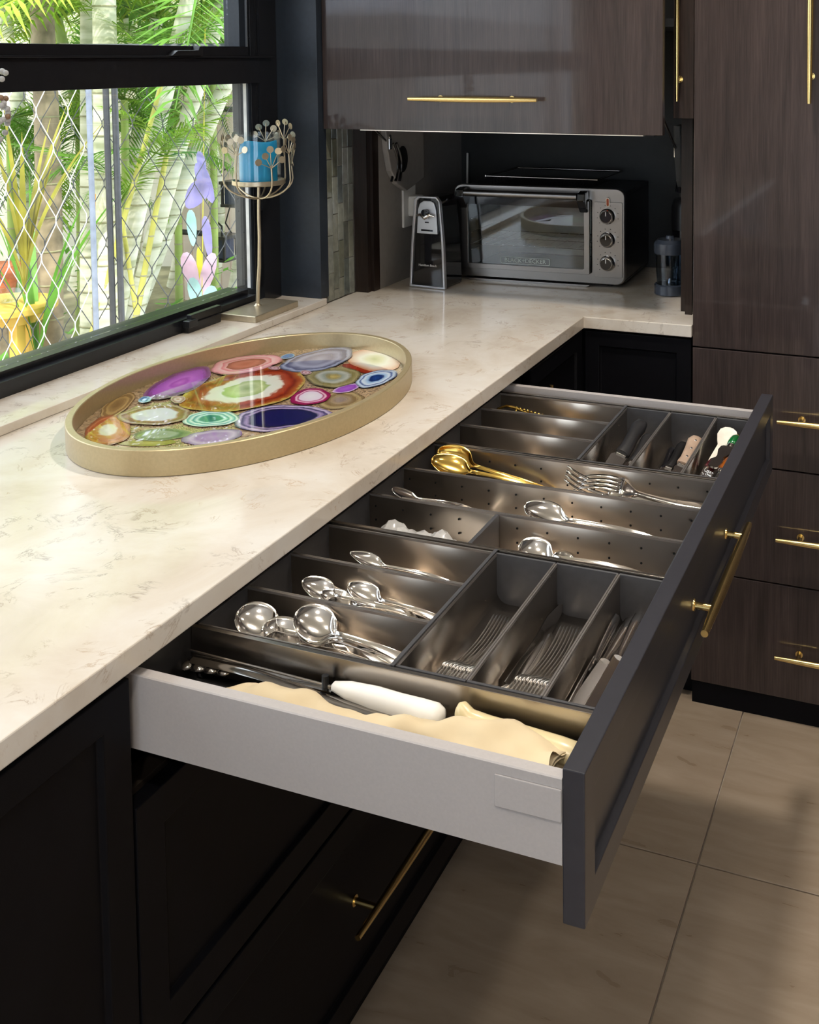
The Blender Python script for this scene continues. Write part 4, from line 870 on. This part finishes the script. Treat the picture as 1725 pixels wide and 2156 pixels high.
# hanging bead clusters at the left edge of the window
t = thing('bead_ornament', 'cluster of silver beads hanging at the left edge of the window', 'ornament', (-.70, .485, 1.40))
mb_ = pm('pearl_bead', (.42, .42, .42), .25, coat=.5); mb2 = pm('bronze_bead', (.25, .15, .09), .3, coat=.4); b = B(); b2_ = B(); rb = random.Random(6)
for z0, cnt, sp in ((1.520, 7, .012), (1.455, 34, .045)):
    for i in range(cnt):
        u = rb.uniform(-1, 1); r = .018*math.sqrt(max(.1, 1-u*u)); a = rb.uniform(0, 6.28)
        (b2_ if rb.random() < .2 else b).ball((-.70+r*math.cos(a)*.8, .484+r*math.sin(a), z0+sp*u), .0052, 10, 7)
obj('beads', b, mb_, t, smooth=80); obj('bronze_beads', b2_, mb2, t, smooth=80)
obj('cord', B().tube([(-.70, .484, 1.41), (-.70, .484, 2.29)], .0010, 5), m_black, t)
# ------------------------------------------------------------------ garden
def lerp(a, b, t): return a+(b-a)*t
ground = obj('garden_ground', B().box(-14, -.96, -9, 14, -.25, -.2), noisy('garden_soil', (.26, .24, .15), .95, .35, 6), kind='structure')
bw = obj('garden_wall', B().box(-11.0, -10.8, -9, 8, -.2, 2.4), noisy('pale_render', (.74, .70, .62), .9, .12, 2), kind='structure')
_a, _b = at(-900, 300, 9.2), at(1500, 300, 9.0); _d = (_b-_a); _d.z = 0; _d.normalize(); _n = Vector((-_d.y, _d.x, 0)); _q = [Vector((p.x, p.y, 0)) for p in (_a, _b, _b+_n*.2, _a+_n*.2)]
obj('garden_wall', B().prism([(p.x, p.y) for p in _q], -.2, 2.3), bpy.data.materials['pale_render'], kind='structure')
# pool-style fence of wire diamonds: runs through A..Bf
A_, B_ = at(-700, 76, 4.05), at(900, 62, 4.35); A_.z = B_.z = 1.612
dirv = (B_-A_); Lf = dirv.length; dirv.normalize(); outn = dirv.cross(Vector((0, 0, 1)))
fe = thing('garden_fence', 'dark metal fence with a wavy diamond wire mesh outside the window', 'fence', (A_.x, A_.y, -.2))
m_fe = noisy('fence_steel', (.060, .065, .075), .35, .15, 40, metal=.3)
def fp(s, z, off=0): p = A_+dirv*s+outn*off; return (p.x, p.y, z)
obj('top_rail', B().tube([fp(0, 1.60), fp(Lf, 1.60)], .013, 10), m_fe, fe, smooth=60)
obj('bottom_rail', B().tube([fp(0, .02), fp(Lf, .02)], .012, 10), m_fe, fe, smooth=60)
def s_of(px, d=4.2):
    q = at(px, 300, d)-A_; return Vector((q.x, q.y, 0)).dot(Vector((dirv.x, dirv.y, 0)))
for px in (-420, 219, 237, 880): 
    s = s_of(px); obj('post', B().tube([fp(s, -.19), fp(s, 1.60)], .0125, 10), m_fe, fe, smooth=60)
# diamond cables
cw, chh = .058, .118; rf = random.Random(9)
def cable(sx, ph, b, z0=.03, z1=1.59):
    pts = []; zz = z0
    while zz < z1:
        u = (zz/chh)*math.pi+ph; tri = max(-1, min(1, 1.22*2/math.pi*math.asin(math.sin(u))))
        pts.append(fp(sx+rf.uniform(.47, .53)*cw*tri, zz, .0015*math.cos(u))); zz += chh/9
    pts.append(fp(sx, z1)); b.tube(pts, .0019, 4, cap=False)
nc = int(Lf/cw)
for i in range(nc):
    b = B(); cable((i+.5)*cw, math.pi/2 if i % 2 else -math.pi/2, b); obj('mesh_cable', b, m_fe, fe)
# bigger pale mesh standing closer on the left
A2, B2 = at(-520, 300, 3.1), at(190, 300, 3.75); A2.z = B2.z = 1.5; d2v = B2-A2; L2 = d2v.length; d2v.normalize()
m_pw = noisy('pale_wire', (.72, .74, .78), .35, .05, 40)
t2 = thing('mesh_gate', 'pale wire mesh panel standing in front of the fence at the left', 'gate', (A2.x, A2.y, -.2))
def gp(s, z): p = A2+d2v*s; return (p.x, p.y, z)
obj('gate_post', B().tube([gp(L2, -.19), gp(L2, 1.585)], .010, 10), noisy('grey_blue_post', (.20, .24, .32), .4), t2, smooth=60)
obj('gate_rail', B().tube([gp(0, 1.585), gp(L2, 1.585)], .014, 10), bpy.data.materials['grey_blue_post'], t2, smooth=60)
nc = int(L2/.052)
for i in range(nc):
    b = B(); sx = (i+.5)*.052; ph = math.pi/2 if i % 2 else -math.pi/2; pts = []; zz = .0
    while zz < 1.57: 
        u = zz/.125*math.pi+ph; tr_ = max(-1, min(1, 1.22*2/math.pi*math.asin(math.sin(u)))); pts.append(gp(sx+.026*tr_, zz)); zz += .0156
    b.tube(pts, .0024 if i < nc-6 else .0016, 5, cap=False); obj('mesh_cable', b, m_pw, t2)
# palms
m_fr = [leafm('palm_leaf_a', (.20, .36, .035)), leafm('palm_leaf_b', (.12, .27, .04)), leafm('palm_leaf_c', (.34, .46, .06))]
m_tr = pm('palm_trunk_pale', (.55, .55, .42), .7); n = N(m_tr); c = n.coord((1, 1, 7)); f = n.noise(c, 3, 4, .5, .3); n.col(n.ramp(f, [(.35, (.42, .44, .28)), (.5, (.66, .66, .52)), (.7, (.80, .79, .70))]))
m_st = noisy('yellow_palm_stalk', (.52, .50, .12), .5, .3, 5); m_bk = noisy('brown_trunk', (.30, .24, .17), .85, .4, 12); m_gstem = noisy('green_stalk', (.30, .40, .10), .5, .3, 5)
def frond_bm(L=1.5, n=26, droop=.45, wl=.38):
    b = B(); ra = random.Random(1); P = [Vector((L*s, 0, L*(.35*s-droop*s*s))) for s in [k/n for k in range(n+1)]]
    b.tube(P, [.010*(1-.8*k/n) for k in range(n+1)], 5)
    for k in range(3, n+1):
        s = k/n; ll = wl*math.sin(math.pi*(.12+.80*s))**.8
        for sg in (-1, 1):
            p = P[k]; fwd = (P[k]-P[k-1]).normalized(); d = (fwd*.75+Vector((0, sg, 0))*.8+Vector((0, 0, ra.uniform(-.30, .15)))).normalized(); e = p+d*ll+Vector((0, 0, -.16*ll)); w_ = .0095
            m1 = p.lerp(e, .45)+Vector((0, 0, .02)); si = d.cross(Vector((0, 0, 1))).normalized()*w_
            b.add([p-si*.3, p+si*.3, m1+si, m1-si, e], [(0, 1, 2, 3), (3, 2, 4)])
    return b
FRM = [obj('frond', frond_bm(L, n_, dr, wl), m_fr[i], None, base=(0, 0, 0)) for i, (L, n_, dr, wl) in enumerate(((1.5, 44, .45, .36), (1.3, 40, .7, .30), (1.7, 46, .35, .40)))]
frme = [o.data for o in FRM]
for o in FRM: bpy.data.objects.remove(o)
def palm(base, top, r0, r1, label, group=None, fr=7, trunk=m_tr, fl=1.0, bend=.15, seed=0, name='palm', mats=(0, 1, 2), elev=(-10, 55)):
    ra = random.Random(seed); t = thing(name, label, 'palm', base, group); b = B(); pts = []; rad = []; nn = 18
    for k in range(nn+1):
        s = k/nn; p = Vector(base).lerp(Vector(top), s)+Vector((bend*math.sin(s*math.pi), 0, 0)); pts.append(p); rad.append(lerp(r0, r1, s))
    b.tube(pts, rad, 12); obj('trunk', b, trunk, t, smooth=60)
    rg = B()
    for k in range(1, 14): 
        s = k/14; p = Vector(base).lerp(Vector(top), s)+Vector((bend*math.sin(s*math.pi), 0, 0)); r = lerp(r0, r1, s)*1.05; rg.lathe([(r, -.004), (r*1.02, 0), (r, .004)], p, 12)
    obj('ring_scars', rg, noisy('scar', (.33, .32, .20), .8) if 'scar' not in bpy.data.materials else bpy.data.materials['scar'], t)
    for k in range(fr):
        o = bpy.data.objects.new('frond', frme[ra.choice(mats)]); C.objects.link(o); o.parent = t; o.location = Vector(top)-Vector(base)
        o.rotation_euler = (ra.uniform(-.3, .3), R(-ra.uniform(*elev)), 2*math.pi*k/fr+ra.uniform(-.3, .3)); o.scale = (fl*ra.uniform(.85, 1.15),)*3
    return t
G = -.2
def gb(px, d): q = at(px, 500, d); return (q.x, q.y, G)
palm(gb(205, 5.0), tuple(at(212, -350, 5.0)), .062, .050, 'thick pale palm trunk behind the double fence post', fr=7, seed=1, bend=.02)
palm(gb(182, 5.6), tuple(at(190, -200, 5.6)), .060, .05, 'pale green palm trunk left of the double fence post', fr=7, seed=2, bend=.0)
def slant(p0, p1, d, ext=.12):
    a, b_ = at(*p0, d), at(*p1, d); t_ = (G-a.z)/(b_.z-a.z); q0 = a+(b_-a)*t_; return tuple(q0), tuple(b_)
for k, (p0, p1, d, r, lb) in enumerate((((235, 740), (405, -30), 5.2, .046, 'leaning pale cane palm right of the double post, frontmost'), ((290, 660), (480, -30), 5.7, .048, 'leaning pale cane palm behind the front one'), ((312, 600), (540, 30), 6.2, .050, 'leaning cane palm nearest the paling fence'), ((262, 560), (330, 40), 6.5, .045, 'steep cane palm half hidden behind the leaning ones'))):
    q0, q1 = slant(p0, p1, d); palm(q0, q1, r, r*.85, lb, 'leaning palms', fr=9, seed=3+k, bend=-.03)
for k, (p0, p1, d, r, lb) in enumerate((((278, 400), (342, 170), 5.0, .015, 'thin yellow palm stalk crossing the cane palms'), ((318, 500), (350, 330), 5.05, .017, 'yellow green palm stalk lower among the cane palms'), ((252, 430), (272, 560), 5.1, .014, 'orange yellow stalk close to the double post'))):
    if k == 2: p0, p1 = p1, p0
    q0, q1 = slant(p0, p1, d); palm(q0, q1, r, r*.7, lb, 'yellow stalks', fr=5, trunk=m_st, seed=13+k, fl=.42, bend=.0, name='palm_stalk', mats=(0, 1))
palm(gb(88, 5.2), tuple(at(82, -100, 5.4)), .070, .055, 'brown rough palm trunk behind the yellow table', fr=7, trunk=m_bk, seed=8, bend=.03)
palm(gb(150, 6.2), tuple(at(120, 40, 6.2)), .040, .03, 'slim green palm between the brown and pale trunks', fr=8, trunk=m_gstem, seed=9, fl=.8)
palm(gb(10, 6.5), tuple(at(0, 0, 6.5)), .05, .04, 'pale palm at the far left of the garden', fr=8, seed=10)
palm(gb(430, 7.2), tuple(at(400, 130, 7.0)), .05, .04, 'small palm in front of the paling fence', fr=9, seed=11, fl=.8)
for k, (px, d, py) in enumerate(((-250, 7, 0), (60, 7.6, 60), (260, 7.8, 40), (480, 7.4, -20), (620, 8, 0), (150, 8.2, 150), (360, 8.3, 100))):
    palm(gb(px, d), tuple(at(px+10, py, d)), .045, .035, 'background palm crown, number %s from the left' % ['one', 'two', 'four', 'six', 'seven', 'three', 'five'][k] if 0 else ['palm crown far left behind everything', 'background palm above the yellow table', 'background palm behind the double post', 'background palm at the top right of the window', 'background palm hidden by the window frame', 'low background palm left of the double post', 'low background palm right of the double post'][k], 'background palms', fr=10, seed=20+k, fl=.95)
for k, (px, py, d, fl_, lb) in enumerate(((262, 210, 5.9, .55, 'low dark palm crown right of the double post'), (372, 130, 6.6, .5, 'low palm crown before the leaning canes'), (448, 150, 6.6, .6, 'low palm crown above the upper lantern'), (100, 330, 6.0, .55, 'low palm crown behind the strap-leaf plant'), (165, 230, 6.4, .5, 'low palm crown between the pale trunks'), (20, 250, 6.0, .6, 'low palm crown at the far left behind the mesh'))):
    palm(gb(px, d), tuple(at(px, py, d)), .025, .02, lb, 'low palms', fr=9, trunk=m_gstem, seed=60+k, fl=fl_, bend=.0, mats=(1, 0, 1), elev=(-30, 45))
# strap-leaf plant, broad green shrubs
def strap(base, n_, L, label, mat, seed, w_=.022):
    ra = random.Random(seed); t = thing('strap_leaf_plant', label, 'plant', base)
    for k in range(n_):
        a = ra.uniform(0, 6.28); lean = ra.uniform(.1, .55); l_ = L*ra.uniform(.75, 1.1); b = B(); pts = []
        for i in range(9):
            s = i/8; r = l_*lean*s**1.6; pts.append(Vector(base)+Vector((r*math.cos(a), r*math.sin(a), l_*(s-.25*lean*s*s))))
        sd_ = Vector((-math.sin(a), math.cos(a), 0))
        vs = [];
        for i, p in enumerate(pts): ww = w_*math.sin(math.pi*(.12+.86*i/8)); vs += [p-sd_*ww, p+sd_*ww]
        b.add(vs, [(2*i, 2*i+1, 2*i+3, 2*i+2) for i in range(8)]); obj('leaf', b, mat, t, smooth=80)
    return t
ml_y = leafm('variegated_leaf', (.46, .42, .08), .4); ml_g = leafm('shrub_leaf', (.16, .42, .05), .45)
q = at(48, 500, 4.6); strap((q.x, q.y, .55), 11, .95, 'yellow striped strap-leaf plant behind the pale mesh', ml_y, 1, .014)
q = at(70, 500, 4.9); strap((q.x, q.y, .1), 10, 1.1, 'green strap-leaf plant behind the yellow one', ml_g, 2, .014)
def shrub(base, rad, h, label, seed, cnt=130):
    ra = random.Random(seed); t = thing('leafy_shrub', label, 'shrub', base, 'low shrubs'); b = B()
    for k in range(cnt):
        a = ra.uniform(0, 6.28); r = rad*math.sqrt(ra.random()); c0 = Vector(base)+Vector((r*math.cos(a), r*math.sin(a), h*(.15+.85*ra.random())*(1-.5*(r/rad)**2)))
        d = Vector((ra.uniform(-1, 1), ra.uniform(-1, 1), ra.uniform(-.3, .6))).normalized(); s_ = d.cross(Vector((0, 0, 1))).normalized(); l_ = ra.uniform(.05, .10)
        b.add([c0, c0+d*l_*.5+s_*l_*.3, c0+d*l_, c0+d*l_*.5-s_*l_*.3], [(0, 1, 2, 3)])
    obj('foliage', b, ml_g, t, kind='stuff')
    st = B()
    for k in range(6): a = k; st.tube([Vector(base)+Vector((.03*math.cos(a), .03*math.sin(a), 0)), Vector(base)+Vector((rad*.5*math.cos(a), rad*.5*math.sin(a), h*.7))], .006, 5)
    obj('stems', st, m_gstem, t)
for k, (px, py, d, r, h, lb) in enumerate(((330, 640, 5.4, .30, .55, 'low green shrub at the foot of the leaning palms'), (420, 600, 6.0, .35, .55, 'low green shrub below the hanging ornament'), (500, 590, 6.2, .35, .60, 'low green shrub under the lower lantern'), (290, 690, 5.0, .25, .40, 'low green shrub right of the double post'), (120, 700, 5.4, .3, .4, 'low shrub behind the table leg'), (20, 500, 6.4, .5, 1.3, 'tall bush behind the yellow table'))):
    q = at(px, py, d); shrub((q.x, q.y, G), r, h+max(0, .0), lb, 40+k, 170)
# paling fence with black lanterns
pf = thing('paling_fence', 'pale vertical paling fence at the back right of the garden', 'fence', tuple(gb(470, 7.4)))
m_pal = noisy('weathered_paling', (.62, .52, .46), .85, .12, 6); m_pd = noisy('fence_rail_dark', (.03, .03, .03), .7)
P0, P1 = at(370, 500, 7.9), at(760, 500, 7.3); P0.z = P1.z = G; dv = P1-P0; LL = dv.length; dv.normalize(); nv = dv.cross(Vector((0, 0, 1)))
npal = int(LL/.085)
for i in range(npal):
    a = P0+dv*(i*.085); c2 = a+dv*.072; b = B(); v = []
    for p in (a, c2):
        for o in (0, .018):
            for z in (G, 1.62+.02*math.sin(i*1.7)): q = p+nv*o; v.append((q.x, q.y, z))
    b.add(v, [(0, 1, 3, 2), (4, 6, 7, 5), (0, 4, 5, 1), (2, 3, 7, 6), (0, 2, 6, 4), (1, 5, 7, 3)]); obj('paling', b, m_pal, pf)
b = B(); v = []
for z in (.3, 1.2):
    q0, q1 = P0+nv*.021, P1+nv*.021; b.tube([(q0.x, q0.y, z), (q1.x, q1.y, z)], .02, 4)
obj('fence_rail', b, m_pd, pf)
for k, (px, py, d, lb) in enumerate(((498, 408, 6.9, 'black lantern on the paling fence, the upper one'), (468, 522, 6.9, 'black lantern on the paling fence, the lower one'))):
    q = at(px, py, d); t = thing('garden_lantern', lb, 'lantern', (q.x, q.y, q.z-.07)); h = .062
    fr_ = B()
    for sx in (-1, 1):
        for sy in (-1, 1): fr_.box(q.x+sx*h-.007, q.x+sx*h+.007, q.y+sy*h-.007, q.y+sy*h+.007, q.z-.07, q.z+.07)
    fr_.box(q.x-h-.01, q.x+h+.01, q.y-h-.01, q.y+h+.01, q.z-.08, q.z-.062).box(q.x-h-.015, q.x+h+.015, q.y-h-.015, q.y+h+.015, q.z+.065, q.z+.085)
    obj('frame', fr_, m_black, t); obj('lamp_glass', B().box(q.x-h+.01, q.x+h-.01, q.y-h+.01, q.y+h-.01, q.z-.06, q.z+.06), noisy('blue_black_glass', (.03, .04, .08), .15), t)
    br = B()
    br.tube([(q.x, q.y, q.z+.085), (q.x, q.y, q.z+.14), (q.x-.06, q.y+.02, q.z+.17), (q.x-.16, q.y+.05, q.z+.13)], .007, 6).tube([(q.x-.05, q.y, q.z-.08), (q.x-.12, q.y+.04, q.z-.2), (q.x-.04, q.y+.03, q.z-.3)], .005, 6)
    obj('bracket', br, m_black, t)
# coloured hanging ornament
q = at(430, 330, 4.9)
t = thing('hanging_ornament', 'string of pastel butterfly and bird shapes hanging before the palms', 'ornament', (q.x, q.y, q.z-1))
mm_ = {k: leafm('ornament_'+k, c_, .5) for k, c_ in dict(violet=(.45, .42, .80), pink=(.88, .60, .75), teal=(.50, .82, .82), yellow=(.9, .75, .1)).items()}
def petal(px, py, rx, ry, rot, key, dz=0):
    c0 = at(px, py, 4.9+dz); b = B(); ring = []
    for k in range(14):
        a = 2*math.pi*k/14; x, y = rx*math.cos(a)*(1+.25*math.sin(a)), ry*math.sin(a); x, y = x*math.cos(rot)-y*math.sin(rot), x*math.sin(rot)+y*math.cos(rot); ring.append(RT*x+Vector((0, 0, 1))*y)
    b.ring_surf([[c0+p-FW*.002 for p in ring], [c0+p+FW*.002 for p in ring]]); obj('wing', b, mm_[key], t)
for a in ((413, 410, .045, .075, -.6, 'violet'), (432, 385, .03, .10, .35, 'violet'), (425, 345, .018, .06, .2, 'violet'), (437, 500, .02, .10, .1, 'violet'), (402, 575, .035, .10, .25, 'pink'), (436, 580, .03, .11, -.3, 'pink'), (404, 480, .022, .085, .05, 'teal'), (412, 620, .03, .08, .2, 'teal'), (440, 632, .03, .07, -.3, 'teal'), (420, 555, .012, .08, 0, 'yellow')): petal(*a)
p0, p1 = at(432, 60, 4.9), at(425, 650, 4.9); obj('cord', B().tube([p0, p1], .002, 5), mm_['yellow'], t)
# yellow garden table with glass dish, orange pot, torch
q = at(12, 650, 5.0); zt = q.z+.035; m_yt = noisy('yellow_paint', (.80, .52, .10), .45, .08, 10)
t = thing('garden_table', 'round yellow wooden garden table beyond the mesh', 'table', (q.x, q.y, G))
obj('table_top', B().lathe([(.215, 0), (.225, .006), (.225, .030), (.215, .036)], (q.x, q.y, zt-.04), 32), m_yt, t, smooth=40)
obj('apron', B().lathe([(.17, 0), (.17, .045)], (q.x, q.y, zt-.0855), 24), m_yt, t, smooth=40)
for k in range(3): a = R(-25+120*k); x, y = q.x+.14*math.cos(a), q.y+.14*math.sin(a); obj('leg', B().box(x-.024, x+.024, y-.024, y+.024, G, zt-.04), m_yt, t)
obj('glass_dish', B().lathe([(.04, 0), (.07, .03), (.075, .05), (.07, .05), (.035, .005)], (q.x+.02, q.y, zt+.0005), 20), m_glass2, None, smooth=50, label='small clear glass dish on the yellow table', cat='dish')
q2 = at(4, 590, 5.9)
t = thing('terracotta_pot', 'orange terracotta pot on a stand behind the yellow table', 'pot', (q2.x, q2.y, G))
obj('pot', B().lathe([(.05, -.12), (.09, .05), (.10, .05), (.10, .09), (.085, .09)], (q2.x, q2.y, q2.z), 20), noisy('terracotta', (.75, .22, .10), .7), t, smooth=40)
obj('stand', B().lathe([(.07, 0), (.06, q2.z-.12-G-.001)], (q2.x, q2.y, G), 12), m_bk, t)
q3 = at(213, 500, 4.9)
t = thing('garden_torch', 'orange torch stake by the double fence post', 'torch', (q3.x-.03, q3.y, G)); x, y = q3.x-.05, q3.y-.02
obj('stake', B().tube([(x, y, G), (x+.02, y, q3.z-.02)], .007, 8), m_bk, t); obj('head', B().tube([(x+.02, y, q3.z-.02), (x+.03, y, q3.z+.20)], [.010, .012], 10), noisy('orange_bamboo', (.80, .33, .03), .5), t, smooth=50)
# neighbouring shed roof seen only in reflections
m_roof = noisy('blue_grey_roof', (.40, .47, .60), .4, .1, 5)
sh = thing('garden_shed', 'garden shed with a corrugated blue grey roof', 'shed', (-6, -6, G))
obj('wall', B().box(-8.5, -3.6, -8.8, -4.6, G, 1.95), noisy('shed_wall', (.5, .5, .52), .8), sh)
obj('roof', B().grid(lambda s, q: (-8.8+5.5*s, -9+4.9*q, 3.3-1.35*q+.03*math.sin(s*5.5/.12*2*math.pi)), 330, 2), m_roof, sh, smooth=60)
# ------------------------------------------------------------------ ceiling downlights
m_lamp = pm('lamp_lens', (1, 1, 1), .5, emis=(1, .86, .68), es=12)
def down(x, y, pw, label, col=(1, .91, .80), tgt=None, size=.13):
    t = thing('ceiling_downlight', label, 'light', (x, y, 2.60), 'ceiling downlights')
    obj('trim_ring', B().lathe([(.068, 0), (.082, 0), (.085, .004), (.085, .016), (.068, .016)], (x, y, 2.603), 28, cap=False), m_white, t, smooth=40)
    obj('lens', B().lathe([(.067, 0), (.067, .004)], (x, y, 2.612), 24), m_lamp, t)
    l = bpy.data.lights.new('downlight', 'AREA'); l.shape = 'DISK'; l.size = size; l.energy = pw; l.color = col; l.spread = R(130)
    o = bpy.data.objects.new('downlight', l); C.objects.link(o); o.parent = t; o.location = (0, 0, -.003)
down(.35, .90, 13, 'ceiling downlight over the open drawer'); down(.62, -.85, 9, 'ceiling downlight over the near end of the counter')
down(1.45, .95, 6, 'ceiling downlight in front of the pantry'); down(-.15, -.25, 4, 'ceiling downlight above the counter')
down(1.9, -.6, 7, 'ceiling downlight in the middle of the room'); down(1.25, -2.0, 12, 'ceiling downlight near the glazed door')
